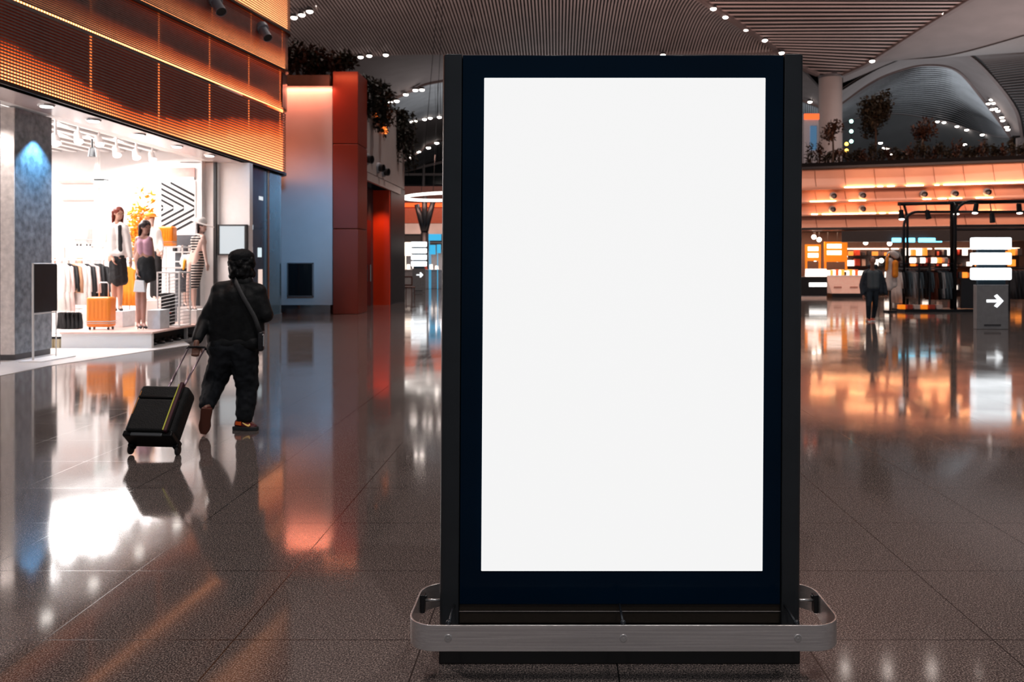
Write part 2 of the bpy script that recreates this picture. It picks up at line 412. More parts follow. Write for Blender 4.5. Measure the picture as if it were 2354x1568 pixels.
Ee = [P(2354, 117, 103), P(2450, 118, 101), P(2700, 150, 104), P(2800, 260, 112), P(2850, 320, 120)]
patch('ceiling_side_vault', Et, Ee, DECK, 40, 8, thick=.3)
slats('ceiling_side_vault_slats', [P(2240, 122, 106), P(2262, 140, 108), P(2300, 190, 113.5), P(2345, 250, 120), P(2358, 314, 128)], Ee, mat('vault_slat_dark', (.2, .17, .165), .7), 40, .24, .14, along='v', seg=6)
rib('trim_6', Et, .4, .4)
struct(B().grid([[P(2335, 318, 128), P(2700, 240, 128), P(3200, 200, 128)], [P(2335, 420, 128), P(2700, 420, 128), P(3200, 420, 128)]]).out('ceiling_side_lunette', CEIL, solid=.3))
struct(B().bb(-160, 150, -2, 262, 34, 34.5).out('ceiling_roof_deck', DECK))
struct(B().bb(-160, 200, 262, 263, -1, 60).out('wall_far_backdrop', mat('wall_far', (.1, .09, .09), .8)))
struct(B().bb(140, 141, 60, 262, -1, 60).out('wall_far_right', mat('wall_far', (.1, .09, .09), .8)))
# bays beyond the front vault (left of and behind the display)
B1 = [P(-1400, 330, 140), P(0, 330, 132), P(500, 300, 124), P(800, 262, 120), P(890, 233, 120), P(950, 205, 120), P(1018, 184, 120), P(1300, 150, 120), P(1600, 170, 120), P(1800, 215, 120), P(1930, 262, 120)]
patch('ceiling_lunette', arcA, B1, CEIL, 60, 8, thick=.3, bulge=.5)
B2 = [P(-1400, 380, 170), P(0, 380, 160), P(500, 350, 154), P(800, 305, 150), P(925, 281, 150), P(970, 272, 150), P(1018, 265, 150), P(1300, 245, 150), P(1600, 250, 150), P(1800, 268, 150), P(1930, 300, 150)]
patch('ceiling_second_vault', B1, B2, DECK, 60, 8, thick=.3)
slats('ceiling_second_vault_slats', B1, B2, SLATD, 250, .3, .2, seg=6)
rib('trim_7', B1, .5, .5); rib('trim_8', B2, .35, .4)
B3 = [P(-1400, 480, 220), P(0, 450, 210), P(500, 430, 204), P(800, 392, 200), P(922, 371, 200), P(965, 348, 200), P(1018, 322, 200), P(1300, 280, 200), P(1600, 290, 200), P(1800, 320, 200), P(1930, 345, 200)]
patch('ceiling_second_lunette', B2, B3, CEIL, 60, 6, thick=.3)
B4 = [P(-1400, 500, 250), P(0, 470, 240), P(500, 450, 234), P(800, 412, 230), P(905, 398, 230), P(960, 384, 230), P(1018, 364, 230), P(1300, 330, 230), P(1600, 340, 230), P(1800, 350, 230), P(1930, 380, 230)]
patch('ceiling_third_vault', B3, B4, DECK, 60, 6, thick=.3)
slats('ceiling_third_vault_slats', B3, B4, SLATD, 250, .4, .25, seg=4)
rib('trim_9', B3, .5, .5)
# far end wall with dark glazing
struct(B().prism([P(-1400, 500, 231), P(905, 398, 231), P(960, 384, 231), P(1018, 364, 231), P(1300, 330, 231), P(1930, 380, 231), P(2400, 400, 231), P(2400, 640, 231), P(-1400, 640, 231)], (0, 1, 0)).out('wall_far', mat('wall_far', (.1, .09, .09), .8)))
NIGHT = mat('night_glass', (.012, .017, .02), .15)
MULL = mat('mullion', (.5, .42, .4), .5)
def farwin(n, pts):
    f = struct(B().prism(pts, (0, -.6, 0)).out('window_%d' % n, NIGHT)); return f
farwin(1, [P(918, 400, 229.8), P(969, 385, 229.8), P(969, 424, 229.8), P(918, 424, 229.8)])
farwin(2, [P(979, 383, 229.8), P(1100, 360, 229.8), P(1100, 424, 229.8), P(979, 424, 229.8)])
b = B()
for p, q in (((912, 398), (1100, 352)), ((912, 401), (1100, 401)), ((974, 372), (974, 430)), ((914, 396), (914, 430))):
    b.cyl(P(*p, 229), P(*q, 229), .35)
struct(b.out('window_frame', MULL))

# column carrying the pendentive
cx, cy = XP(1909, 100), 100
r_ = 26/FPX*100
colm = thing('ceiling_column', 'thick pale round column rising from the planted roof to the vault', 'column', (cx, cy, 0))
B().cyl((cx, cy, 0), (cx, cy, ZP(178, cy)), r_, n=40).out('shaft', mat('column_paint', (.8, .68, .64), .5, nscale=.3), colm, smooth=True)
B().cyl((cx, cy, ZP(180, cy)), (cx, cy, ZP(170, cy)), r_*1.04, r_*1.1, n=40).cyl((cx, cy, ZP(170, cy)), (cx, cy, ZP(160, cy)), r_*1.15, r_*1.6, n=40).out('capital', mat('capital_dark', (.1, .08, .08), .5), colm, smooth=True)

# ceiling lamps along the ribs
HOUS = mat('lamp_housing', (.04, .035, .035), .5)
def vlamp(px, py, Y, r, label, group, wide=1.0):
    p = P(px, py, Y); t = thing('vault_lamp', label, 'ceiling light', p, group)
    p = p-V((0, 0, .25)); t.location = p; r *= .82
    B().cyl(p+V((0, 0, .3)), p+V((0, 0, -.0)), r*1.0, r*1.12, 14).out('housing', HOUS, t)
    B().ell(p+V((0, 0, 0)), (r*1.0*wide, r*1.0, r*.6)).out('lens', LAMPW, t, smooth=True)
grp = [
 ('round lamp on the slanting rib that rises left from the pale column', 'lamps on the rib left of the column', .34, [(1640, 14, 81), (1668, 33, 83), (1715, 62, 86), (1758, 87, 89), (1797, 116, 92)]),
 ('round lamp on the rib that rises right from the pale column', 'lamps on the rib right of the column', .34, [(2171, 25, 83), (2114, 63, 87), (2072, 89, 90), (2056, 98, 91), (2005, 135, 94)]),
 ('small lamp on the arch line just above the top of the display', 'lamps above the display', .3, [(1524, 121, 93.5)]),
 ('round lamp high on the rib beside the orange curved facade', 'lamps on the rib beside the facade', .36, [(676, 34, 78), (712, 20, 79), (728, 4, 80), (694, 28, 79)]),
 ('flat lamp on the arch above the hanging roof plants', 'lamps on the arch above the roof plants', .34, [(783, 131, 94), (829, 126, 94), (849, 123, 94), (887, 121, 94)]),
 ('lamp on the upper of the three light rows left of the display', 'upper lamp row left of the display', .42, [(897, 231, 119), (912, 228, 119), (933, 213, 119), (955, 203, 119), (970, 202, 119)]),
 ('lamp on the middle of the three light rows left of the display', 'middle lamp row left of the display', .42, [(926, 280, 149), (946, 276, 149), (954, 275, 149), (976, 271, 149), (989, 268, 149), (1010, 266, 149)]),
 ('lamp on the lower of the three light rows left of the display', 'lower lamp row left of the display', .6, [(924, 369, 199), (944, 360, 199), (962, 346, 199), (985, 337, 199), (1004, 326, 199)]),
 ('small lamp beyond the column on the far right vault', 'small lamps on the far right vault', .38, [(2155, 276, 149), (2170, 278, 149), (2200, 287, 147), (2222, 295, 145), (2258, 306, 140)]),
 ('paired lamp on the steep rib at the far right', 'paired lamps on the steep right rib', .36, [(2279, 225, 123), (2272, 234, 123), (2284, 233, 123.5), (2281, 247, 124), (2294, 251, 124.5), (2288, 246, 124), (2303, 266, 126), (2305, 273, 126), (2314, 288, 127), (2317, 294, 127.5)]),
 ('lamp glowing behind the trees on the planted roof', 'lamps behind the roof trees', .4, [(2024, 325, 140), (2033, 336, 140), (2040, 338, 140), (2049, 350, 140), (2217, 328, 134)]),
 ('vault lamp above the picture whose glint shows on the floor at lower right', 'vault lamps above the picture', .34, [(1943, -236, 58), (2040, -240, 58.3), (2142, -238, 58), (2247, -242, 58.5)]),
 ('lamp between the display edge and the column', 'lamps between display and column', .36, [(1862, 230, 118), (1875, 225, 118)]),
]
for lab, g, r, L_ in grp:
    for (px, py, Y) in L_: vlamp(px, py, Y, r, lab, g)

# ---------------- curved facade over the clothes shop ----------------
FX = -7.8
def fpath(off, y1=24.25, y0=6, n=10, end=True):
    """plan path of the facade, pushed outwards by off"""
    pts = []; y = y0
    while y < y1: pts.append((FX+off, y, 0)); y += .75
    R = 1.0+off
    for i in range(n+1):
        a = math.radians(120*i/n); pts.append((FX-1.0+R*math.cos(a), y1+R*math.sin(a), 0))
    return pts
zb0 = lambda y: 4.13
zb1 = lambda y: 5.36+.045*(min(y, 25)-12)
zb2 = lambda y: 6.42+.075*(min(y, 25)-15.5)
zb3 = lambda y: 7.85+.09*(min(y, 25)-20.8)
zb4 = lambda y: 10.5
shopf = thing('curved_facade', 'large curved orange facade of backlit perforated bands over the clothes shop', 'facade', (FX, 6, 4.1))
SLM = mat('facade_slat', (.19, .15, .14), .5, .1, namt=.2)
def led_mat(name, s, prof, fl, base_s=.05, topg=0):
    """backlit perforated sheet: LED colour, wavy graphic whose height along the facade is prof [(distance, height)], panel seams; upward fade of the strip glow is put into the emission"""
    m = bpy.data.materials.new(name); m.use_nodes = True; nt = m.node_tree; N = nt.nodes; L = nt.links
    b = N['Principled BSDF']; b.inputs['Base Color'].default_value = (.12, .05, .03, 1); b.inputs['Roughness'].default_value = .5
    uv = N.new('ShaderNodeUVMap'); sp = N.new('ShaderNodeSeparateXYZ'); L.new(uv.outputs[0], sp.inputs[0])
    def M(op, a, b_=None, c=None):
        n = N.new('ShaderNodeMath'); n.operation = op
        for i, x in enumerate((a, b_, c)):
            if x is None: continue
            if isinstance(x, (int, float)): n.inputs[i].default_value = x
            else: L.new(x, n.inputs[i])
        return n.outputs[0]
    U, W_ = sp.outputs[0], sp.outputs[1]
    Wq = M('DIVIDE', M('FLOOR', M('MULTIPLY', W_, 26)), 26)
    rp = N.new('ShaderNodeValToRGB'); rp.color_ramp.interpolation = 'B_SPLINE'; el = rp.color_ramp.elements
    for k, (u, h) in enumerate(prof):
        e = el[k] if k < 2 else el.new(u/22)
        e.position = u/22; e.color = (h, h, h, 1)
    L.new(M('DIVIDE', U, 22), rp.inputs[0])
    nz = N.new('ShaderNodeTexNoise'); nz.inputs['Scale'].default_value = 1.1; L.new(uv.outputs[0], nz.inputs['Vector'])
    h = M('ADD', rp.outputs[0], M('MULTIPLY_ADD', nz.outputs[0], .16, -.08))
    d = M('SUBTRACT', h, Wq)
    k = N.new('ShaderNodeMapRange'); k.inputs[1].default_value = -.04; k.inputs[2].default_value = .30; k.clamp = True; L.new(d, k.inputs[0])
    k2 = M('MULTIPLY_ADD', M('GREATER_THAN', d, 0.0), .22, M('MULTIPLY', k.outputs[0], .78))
    fall = M('POWER', M('SUBTRACT', 1.0, W_), fl)  # strip glow fading upward, put into the emission; no strip is modelled
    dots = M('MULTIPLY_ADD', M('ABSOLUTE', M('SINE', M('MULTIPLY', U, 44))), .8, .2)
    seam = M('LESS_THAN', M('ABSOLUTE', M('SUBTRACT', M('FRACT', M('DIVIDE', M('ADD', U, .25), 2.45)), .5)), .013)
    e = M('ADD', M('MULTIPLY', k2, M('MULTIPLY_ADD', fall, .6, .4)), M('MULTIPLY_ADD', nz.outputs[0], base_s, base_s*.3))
    if topg: e = M('ADD', e, M('MULTIPLY', M('POWER', W_, 5.0), topg))  # glow below the band's upper edge, also put into the emission
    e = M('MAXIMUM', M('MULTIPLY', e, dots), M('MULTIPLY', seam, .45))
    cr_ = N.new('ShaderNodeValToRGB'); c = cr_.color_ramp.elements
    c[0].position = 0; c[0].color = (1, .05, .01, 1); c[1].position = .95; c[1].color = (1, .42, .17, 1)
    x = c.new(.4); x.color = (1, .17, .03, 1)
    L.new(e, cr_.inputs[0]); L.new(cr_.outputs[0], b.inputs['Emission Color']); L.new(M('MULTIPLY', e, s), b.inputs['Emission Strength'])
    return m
def band(label, f0, f1, off, mt, nsl, bulge=0, dark=False):
    p = fpath(off-.07); rows = []; uvs = []
    nV = 8
    for j in range(nV+1):
        t = j/nV; rows.append([(x, y, f0(y)*(1-t)+f1(y)*t) for x, y, _ in p])
        s_ = 0; u = []
        for i, q in enumerate(p):
            if i: s_ += (V(q)-V(p[i-1])).length
            u.append((s_, t))
        uvs.append(u)
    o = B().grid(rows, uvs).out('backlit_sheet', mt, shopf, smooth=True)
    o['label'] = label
    b = B(); pp = fpath(off)
    for k in range(nsl):
        t = (k+.5)/nsl
        path = [(x, y, f0(y)*(1-t)+f1(y)*t) for x, y, _ in pp]
        b.strip(path, [(-.02, -.011), (.008, -.011), (.008, .011), (-.02, .011)])
    b.out('slat_screen', SLM, shopf)
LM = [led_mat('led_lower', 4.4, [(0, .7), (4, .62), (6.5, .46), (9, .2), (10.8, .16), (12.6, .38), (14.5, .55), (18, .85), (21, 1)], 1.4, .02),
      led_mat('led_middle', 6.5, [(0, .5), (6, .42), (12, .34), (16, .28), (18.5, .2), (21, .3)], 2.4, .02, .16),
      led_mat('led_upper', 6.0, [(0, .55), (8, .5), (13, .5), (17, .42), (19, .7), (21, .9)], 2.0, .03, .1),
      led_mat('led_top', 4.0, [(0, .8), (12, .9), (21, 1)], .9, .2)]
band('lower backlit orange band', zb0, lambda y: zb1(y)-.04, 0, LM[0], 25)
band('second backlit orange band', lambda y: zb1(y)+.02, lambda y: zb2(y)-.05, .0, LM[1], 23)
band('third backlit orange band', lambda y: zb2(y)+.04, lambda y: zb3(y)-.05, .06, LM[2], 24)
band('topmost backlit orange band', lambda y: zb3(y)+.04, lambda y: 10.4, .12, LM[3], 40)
for f, off in ((zb0, .015), (lambda y: zb2(y)-.01, .075), (lambda y: zb3(y), .135)):
    pp = [(x, y, f(y)) for x, y, _ in fpath(off)]
    B().strip(pp, [(-.16, -.03), (.012, -.03), (.012, .03), (-.16, .03)]).out('edge_trim', mat('facade_trim', (.02, .017, .016), .4, .4), shopf)
# dark cladding return at the end of the second band
pp = [(x, y, 6.35) for x, y, _ in fpath(.012) if y > 23.7 or x < FX]
pp = [q for q in pp if q[1] > 23.6]
B().strip(pp, [(-.0, -.38), (.03, -.38), (.03, .62), (0, .62)]).out('grey_return', mat('grey_return', (.09, .1, .12), .18, .7), shopf)
# air nozzles on the facade
NZ = mat('nozzle_grey', (.34, .36, .4), .4)
def nozzle(p, d, r, label, group, L=1.1):
    p = V(p); d = V(d).normalized(); t = thing('air_nozzle', label, 'air nozzle', p, group)
    B().cyl(p-d*r*.4, p+d*r*.35, r, r*.95, 20).out('collar', NZ, t, smooth=False, bevel=r*.1)
    B().cyl(p+d*r*.3, p+d*r*L, r*.62, r*.72, 20, cap=False).out('throat', NZ if L > 2 else mat('nozzle_dark', (.02, .02, .022), .4), t, solid=.008)
    if L > 2: B().cyl(p+d*r*(L-.15), p+d*r*(L-.1), r*.66, n=20).out('grille', mat('nozzle_dark', (.02, .02, .022), .4), t)
for px, py, lb in ((480, 15, 'grey round air nozzle on the orange facade, the nearer and higher one'), (590, 76, 'grey round air nozzle on the orange facade, the farther one near its curved end')):
    Y = FX*FPX/(px-VX); nozzle((FX+.14, Y, ZP(py, Y)+.13), (.55, -.45, -.8), .17, lb, None, 2.4)
# soffit with downlights
struct(B().prism([(FX+.0, 6, 4.1), (FX+.0, 24.2, 4.1), (FX-.3, 24.9, 4.1), (-9.5, 24.9, 4.1), (-9.5, 21.4, 4.1), (-8.6, 21.4, 4.1), (-8.6, 6, 4.1)], (0, 0, .02)).out('ceiling_soffit', SOFFIT))
for i, (px, py) in enumerate(((107, 241), (215, 275), (320, 308), (407, 335), (482, 356))):
    Y = FPX*2.5/(VY-py); x = XP(px, Y)
    t = thing('downlight', ['round recessed downlight in the white soffit, nearest, above the stone pillar', 'round recessed downlight in the white soffit, second nearest, right of the stone pillar', 'round recessed downlight in the white soffit, third and middle of the row', 'round recessed downlight in the white soffit, fourth of the row', 'round recessed downlight in the white soffit, farthest, above the white end panel'][i], 'downlight', (x, Y, 4.1), 'soffit downlights')
    B().cyl((x, Y, 4.07), (x, Y, 4.1), .115, .13, 24).out('bezel', CHROME, t)
    B().cyl((x, Y, 4.062), (x, Y, 4.075), .09, n=24).out('lens', LAMP, t)
    spot('soffit_downlight', (x, Y, 4.03), (x, Y, 0), 90, (1, .9, .85), 80, .6, .06)

# ---------------- shop shell ----------------
SW = mat('shop_wall', (.82, .78, .77), .5, namt=.02)
struct(B().bb(-15, -8.57, 21.4, 21.6, 0, 4.5).out('wall_shop_back', SW))
struct(B().bb(-15.1, -15, 9, 21.6, 0, 4.5).out('wall_shop_left', SW))
struct(B().bb(-15, -9.0, 8.9, 9, 0, 4.5).out('wall_shop_near', SW))
struct(B().bb(-15, -8.62, 9, 21.4, 4.42, 4.5).out('ceiling_shop', mat('shop_ceiling', (.1, .1, .11), .6)))
b = B()
x = -14.6
while x < -8.9:
    b.bb(x, x+.16, 9.2, 21.3, 4.36, 4.415); x += .40
struct(b.out('ceiling_shop_slats', WHITE))
struct(B().bb(-8.9, -8.62, 9.2, 21.3, 4.12, 4.42).out('trim_10', WHITE))
struct(B().bb(-8.57, FX+.05, 21.4, 21.62, 0, 4.1).out('wall_shop_end', SW))
# black posts
for x, y, lb in ((-8.69, 13.15, 'slim black shopfront post at the left edge of the picture'), (XP(495, 21.3), 21.3, 'slim black post beside the white end panel')):
    o = B().bb(x-.04, x+.04, y-.04, y+.04, 0, 4.1).out('shopfront_post', BLACK, org=(x, y, 0), bevel=.008); tag(o, lb, 'post')
# stone pillar
STONE = mat('grey_stone', (.2, .22, .25), .55, nscale=9, namt=.55, bump=.3, bscale=30)
pil = thing('stone_pillar', 'grey speckled stone pillar with a blue-lit top at the shop entrance', 'pillar', (-9.0, 14.2, 0))
B().bb(-9.4, -8.76, 13.72, 14.72, .1, 4.1).out('shaft', STONE, pil, bevel=.01)
B().bb(-9.38, -8.775, 13.74, 14.70, 0, .1).out('base', mat('pillar_base', (.05, .05, .06), .4), pil)
B().bb(-9.4, -8.765, 13.70, 13.72, .1, 4.1).out('front_slab', mat('shop_lit_stone', (.72, .66, .63), .5, nscale=12, namt=.2), pil)  # front face of the pillar; shop light on it put into a paler stone
spot('pillar_slab_fill', (-8.95, 13.35, 4.04), (-8.95, 13.6, 0), 130, (1, .9, .86), 90, .8, .05)  # unseen spot added to brighten the front slab
spot('pillar_wash', (-8.52, 14.22, 3.78), (-8.80, 14.22, 1.2), 190, (.2, .58, 1), 95, .5, .04)
# glazed rounded corner
GL = mat('dark_glazing', (.06, .12, .17), .1, coat=.4, namt=.3, nscale=1)
cp = [(x-.02, y, 0) for x, y, _ in fpath(-.1) if y > 21.55]
cor = thing('corner_glazing', 'dark reflective curved glazing at the rounded corner of the clothes shop', 'shop window', (-8.0, 22.5, 0))
B().strip(cp, [(-.03, .12), (0, .12), (0, 4.1), (-.03, 4.1)]).out('glass', GL, cor, smooth=False)
B().strip(cp, [(-.06, 0), (.02, 0), (.02, .12), (-.06, .12)]).out('kick_plate', mat('kick', (.3, .33, .36), .25, .8), cor)
b = B()
for i in (0, 2, len(cp)-7): b.cyl((cp[i][0]+.01, cp[i][1], .1), (cp[i][0]+.01, cp[i][1], 4.1), .03)
b.out('frame', mat('copper_frame', (.35, .16, .1), .3, .7), cor)
# small lit posters behind the corner glass, as the photo shows in it
for k, (yy, z, dy, dz, c) in enumerate(((21.95, 1.9, .25, .18, (.9, .92, 1)), (22.6, 1.85, .28, .25, (.8, .95, 1)), (22.0, 2.5, .2, .12, (.7, .8, .9)), (22.7, 3.3, .3, .1, (.8, .85, .9)), (22.65, 1.15, .3, .5, (1, .75, .65)))):
    o = B().box((FX-.115, yy, z), (.01, dy, dz)).out('lit_poster', glow('poster_lit_%d' % k, c, .9), org=(FX-.115, yy, z), bevel=.003)
    tag(o, 'small lit poster on the dark corner glazing, %s' % ['left of the middle pair', 'right of the middle pair', 'upper left', 'topmost', 'tall pinkish lower one'][k], 'poster')
# framed lit display on the end panel
fp = thing('wall_display', 'black-framed pale screen on the white end panel of the shop', 'screen', (XP(533, 21.38), 21.36, ZP(551, 21.36)))
x0_, x1_, z0_, z1_ = XP(500, 21.3), XP(567, 21.3), ZP(587, 21.3), ZP(516, 21.3)
b = B()
b.bb(x0_, x1_, 21.3, 21.4, z1_-.04, z1_).bb(x0_, x1_, 21.3, 21.4, z0_, z0_+.04).bb(x0_, x0_+.04, 21.3, 21.4, z0_, z1_).bb(x1_-.06, x1_, 21.3, 21.4, z0_, z1_)
b.out('frame', BLACK, fp, bevel=.006)
B().bb(x0_+.04, x1_-.06, 21.34, 21.39, z0_+.04, z1_-.04).out('panel', glow('panel_pale', (.8, .86, .9), .8), fp)

# ---------------- walls and portal beyond the shop ----------------
PANELW = mat('pale_metal_panel', (.52, .54, .57), .35, .25, nscale=1, namt=.06)
struct(B().bb(-10.5, XP(764, 26), 26, 26.3, .28, ZP(198, 26)).out('wall_pale', PANELW))
struct(B().bb(-10.5, XP(760, 26), 25.96, 26.3, 0, .28).out('baseboard_pale', mat('mirror_steel', (.4, .42, .45), .12, 1)))
struct(B().bb(-10.5, XP(757, 26), 26.02, 26.6, ZP(198, 26), ZP(172, 26)).out('trim_11', mat('brown_cap', (.12, .07, .06), .5)))
area('wall_orange_fill', (-8.2, 25.7, 6.95), (0.0, .18, -1), 2.6, 75, (1, .24, .13), .12)  # unseen area light added for the orange glow at the wall top
spot('wall_blue', (-5.6, 18, 5.2), (-7.8, 26, 2.6), 1700, (.22, .52, .85), 36, 1, .4)
RED = mat('rust_red_panel', (.2, .022, .009), .4, .1, nscale=1, namt=.1)
cr = thing('red_column', 'tall square rust-red clad column beside the pale wall', 'column', ((XP(765, 26)+XP(825, 26))/2, 26.5, 0))
for z0_, z1_ in ((0, 2.6), (2.62, 5.2), (5.22, ZP(165, 26))):
    B().bb(XP(766, 26), XP(824, 26), 25.95, 27.2, z0_, z1_).out('cladding_panel', RED, cr, bevel=.015)
area('column_glow', (-6.5, 25.4, 7.4), (0, .25, -1), 1.0, 14, (1, .25, .1), .1)
# portal: receding wall x=-6.3
px_ = -6.2
struct(B().bb(px_-.4, px_, 27.2, 34.5, ZP(396, 28), 7.3).out('wall_portal', mat('portal_grey', (.42, .38, .37), .4, .2, nscale=1)))
struct(B().bb(px_-.05, px_+.06, 27.2, 33.4, 4.25, 4.5).out('trim_12', mat('lintel', (.55, .5, .48), .35, .4)))
struct(B().bb(px_-.35, px_-.02, 27.2, 27.75, 0, 4.25).out('wall_jamb', mat('jamb_dark', (.08, .015, .01), .4)))
struct(B().bb(px_-.9, px_-.6, 27.7, 31.6, 0, 4.3).out('wall_recess', mat('recess_dark', (.03, .033, .04), .4)))
dr = struct(B().bb(px_-.6, px_-.55, 28.2, 30.8, 0, 3.1).out('door_1', mat('door_dark', (.012, .014, .017), .25), bevel=.01))
B().cyl((px_-.5, 30.5, .9), (px_-.5, 30.5, 1.5), .02).out('door_handle', CHROME, dr)
struct(B().bb(px_-.7, px_, 31.4, 31.6, 0, 4.25).out('wall_red', mat('bright_red_panel', (.75, .05, .008), .35, nscale=1, namt=.08)))
struct(B().bb(px_-.7, px_+.02, 31.6, 34.5, 0, 4.5).out('wall_portal_end', DKMETAL))
spot('portal_red_lamp', (px_-.25, 30.6, 4.1), (px_-.3, 31.5, 1.0), 120, (1, .4, .2), 70, .8, .1)
b = B(); pts = [(px_+.06, 28.7+.26*i, 6.7-.009*i*i) for i in range(8)]
o = b.tube(pts, .07).out('light_arc', glow('orange_neon', (1, .2, .03), 3), org=pts[0]); tag(o, 'curved glowing orange light strip high on the portal wall', 'light strip')
for k, (px, py) in enumerate(((841, 366), (868, 386), (880, 395))):
    Y = px_*FPX/(px-VX); nozzle((px_+.02, Y, ZP(py, Y)), (1, -.3, -.1), .19, 'dark air nozzle on the grey portal wall, %s' % ['nearest', 'middle', 'farthest'][k], 'portal nozzles')
# screen in the pale wall
t = thing('wall_screen', 'dark framed screen set low in the pale wall', 'screen', (XP(690, 25.9), 25.95, ZP(643, 25.9)))
x0_, x1_, z0_, z1_ = XP(661, 25.95), XP(721, 25.95), ZP(682, 25.95), ZP(604, 25.95)
b = B().bb(x0_, x1_, 25.9, 25.99, z1_-.03, z1_).bb(x0_, x1_, 25.9, 25.99, z0_, z0_+.03).bb(x0_, x0_+.03, 25.9, 25.99, z0_, z1_).bb(x1_-.03, x1_, 25.9, 25.99, z0_, z1_)
b.out('frame', mat('screen_frame', (.3, .3, .32), .3, .8), t)
B().bb(x0_+.03, x1_-.03, 25.93, 25.98, z0_+.03, z1_-.03).out('glass', mat('screen_glass', (.006, .008, .01), .06), t)
# ---------------- figures ----------------
def hand(b, wr, d, palm, side, s=1, curl=.35, n=8):
    """palm and five fingers: d = pointing direction, palm = palm normal, side = towards the thumb"""
    d = V(d).normalized(); palm = V(palm).normalized(); side = d.cross(palm).normalized()*(1 if d.cross(palm).dot(V(side)) > 0 else -1)
    b.cap(wr, wr+d*.035*s, .027*s, .03*s, n)
    for k in (-1, 0, 1): b.cap(wr+d*.03*s+side*k*.02*s, wr+d*.085*s+side*k*.024*s, .017*s, .0145*s, n)
    for k, L_ in ((1.5, .068), (.5, .078), (-.5, .072), (-1.5, .055)):
        p = wr+d*.088*s+side*k*.0185*s; a = curl*.6; dd = d
        for j, f in enumerate((.45, .32, .23)):
            dd = (d*math.cos(a)+palm*math.sin(a)).normalized(); q = p+dd*L_*f*s
            b.cap(p, q, (.0095-.001*j)*s, (.009-.001*j)*s, n); p = q; a += curl
    p = wr+d*.03*s+side*.028*s; td = (d*.7+side*.6+palm*.35).normalized()
    q = p+td*.04*s; b.cap(p, q, .0125*s, .011*s, n); td = (d*.85+side*.15+palm*.45).normalized(); b.cap(q, q+td*.032*s, .0105*s, .009*s, n)
def head(b, c, f, s=1, nose=True):
    """skull, jaw, nose and ears; f = facing direction"""
    f = V(f).normalized(); up = V((0, 0, 1)); sd = f.cross(up).normalized(); up2 = sd.cross(f).normalized()
    m = Matrix((sd, f, up2)).transposed()
    b.ell(c+up2*.02*s, (.074*s, .092*s, .098*s), m, 20, 14)
    b.ell(c+f*.022*s-up2*.055*s, (.055*s, .066*s, .062*s), m, 16, 12)
    b.ell(c+f*.082*s-up2*.012*s, (.011*s, .019*s, .02*s), m, 10, 8)
    b.ell(c+f*.072*s-up2*.055*s, (.024*s, .016*s, .009*s), m, 10, 8)
    for k in (-1, 1):
        b.ell(c+sd*k*.077*s-up2*.005*s-f*.005*s, (.009*s, .02*s, .03*s), m, 10, 8)
    return m
def body(root, J, skin, s=1, vox=.008, bare=True, hands=(.35, .35)):
    b = B(); j = {k: V(v) for k, v in J.items()}
    f = V(j.get('face', (0, -1, 0))).normalized(); bf = V(j.get('front', f)).normalized()
    if 'head' in J:
        m = head(b, j['head'], f, s); b.cap(j['neck']-V((0, 0, .03*s)), j['head']-V((0, 0, .04*s))-f*.015*s, .052*s, .046*s)
    ch = (j['sl']+j['sr'])/2; pv = (j['hl']+j['hr'])/2; sd = (j['sr']-j['sl']).normalized()
    for k in (-1, 0, 1):
        w1 = sd*k*.07*s; b.cap(ch-V((0, 0, .10*s))+w1, ch.lerp(pv, .62)+w1*.7, .085*s, .075*s); b.cap(ch.lerp(pv, .62)+w1*.7, pv+V((0, 0, .03*s))+w1, .078*s, .095*s)
    b.cap(j['neck']-V((0, 0, .04*s)), j['sl']-V((0, 0, .01*s)), .05*s, .05*s); b.cap(j['neck']-V((0, 0, .04*s)), j['sr']-V((0, 0, .01*s)), .05*s, .05*s)
    for i, (sh, el, wr) in enumerate((('sl', 'el', 'wl'), ('sr', 'er', 'wr'))):
        b.cap(j[sh], j[el], .047*s, .036*s); b.cap(j[el], j[wr], .037*s, .025*s)
        d = (j[wr]-j[el]).normalized(); hd = J.get('hd'+'lr'[i], d); pn = V(J.get('pn'+'lr'[i], (j['sl' if i else 'sr']-j[sh])))
        pn = (pn-V(hd).normalized()*pn.dot(V(hd).normalized())).normalized()
        hand(b, j[wr]+V(hd).normalized()*.01, hd, pn, bf, s, hands[i])
    for i, (h_, k_, a_, t_) in enumerate((('hl', 'kl', 'al', 'tl'), ('hr', 'kr', 'ar', 'tr'))):
        b.cap(j[h_], j[k_], .078*s, .05*s); b.cap(j[k_], j[k_].lerp(j[a_], .3), .05*s, .052*s); b.cap(j[k_].lerp(j[a_], .3), j[a_], .052*s, .032*s)
        fd = j[t_]-j[a_]; b.cap(j[a_]-V((0, 0, .0)), j[a_].lerp(j[t_], .55), .034*s, .03*s); b.cap(j[a_].lerp(j[t_], .5), j[t_], .032*s, .02*s)
    return b.out('body', skin, root, remesh=vox, smo=6)
def face_bits(root, c, f, s=1, parent=None, brow=True, lips='#8a4038'):
    f = V(f).normalized(); sd = f.cross(V((0, 0, 1))).normalized(); up = sd.cross(f)
    e = B()
    for k in (-1, 1): e.ell(c+f*.077*s+sd*k*.03*s+up*.008*s, (.011*s, .011*s, .008*s), None, 10, 8)
    e.out('eyes', mat('eyes', (.03, .02, .015), .2), parent or root, smooth=True)
    B().ell(c+f*.087*s-up*.054*s, (.02*s, .012*s, .006*s), Matrix((sd, f, up)).transposed(), 12, 8).out('mouth', mat('lips', lips, .4), parent or root, smooth=True)
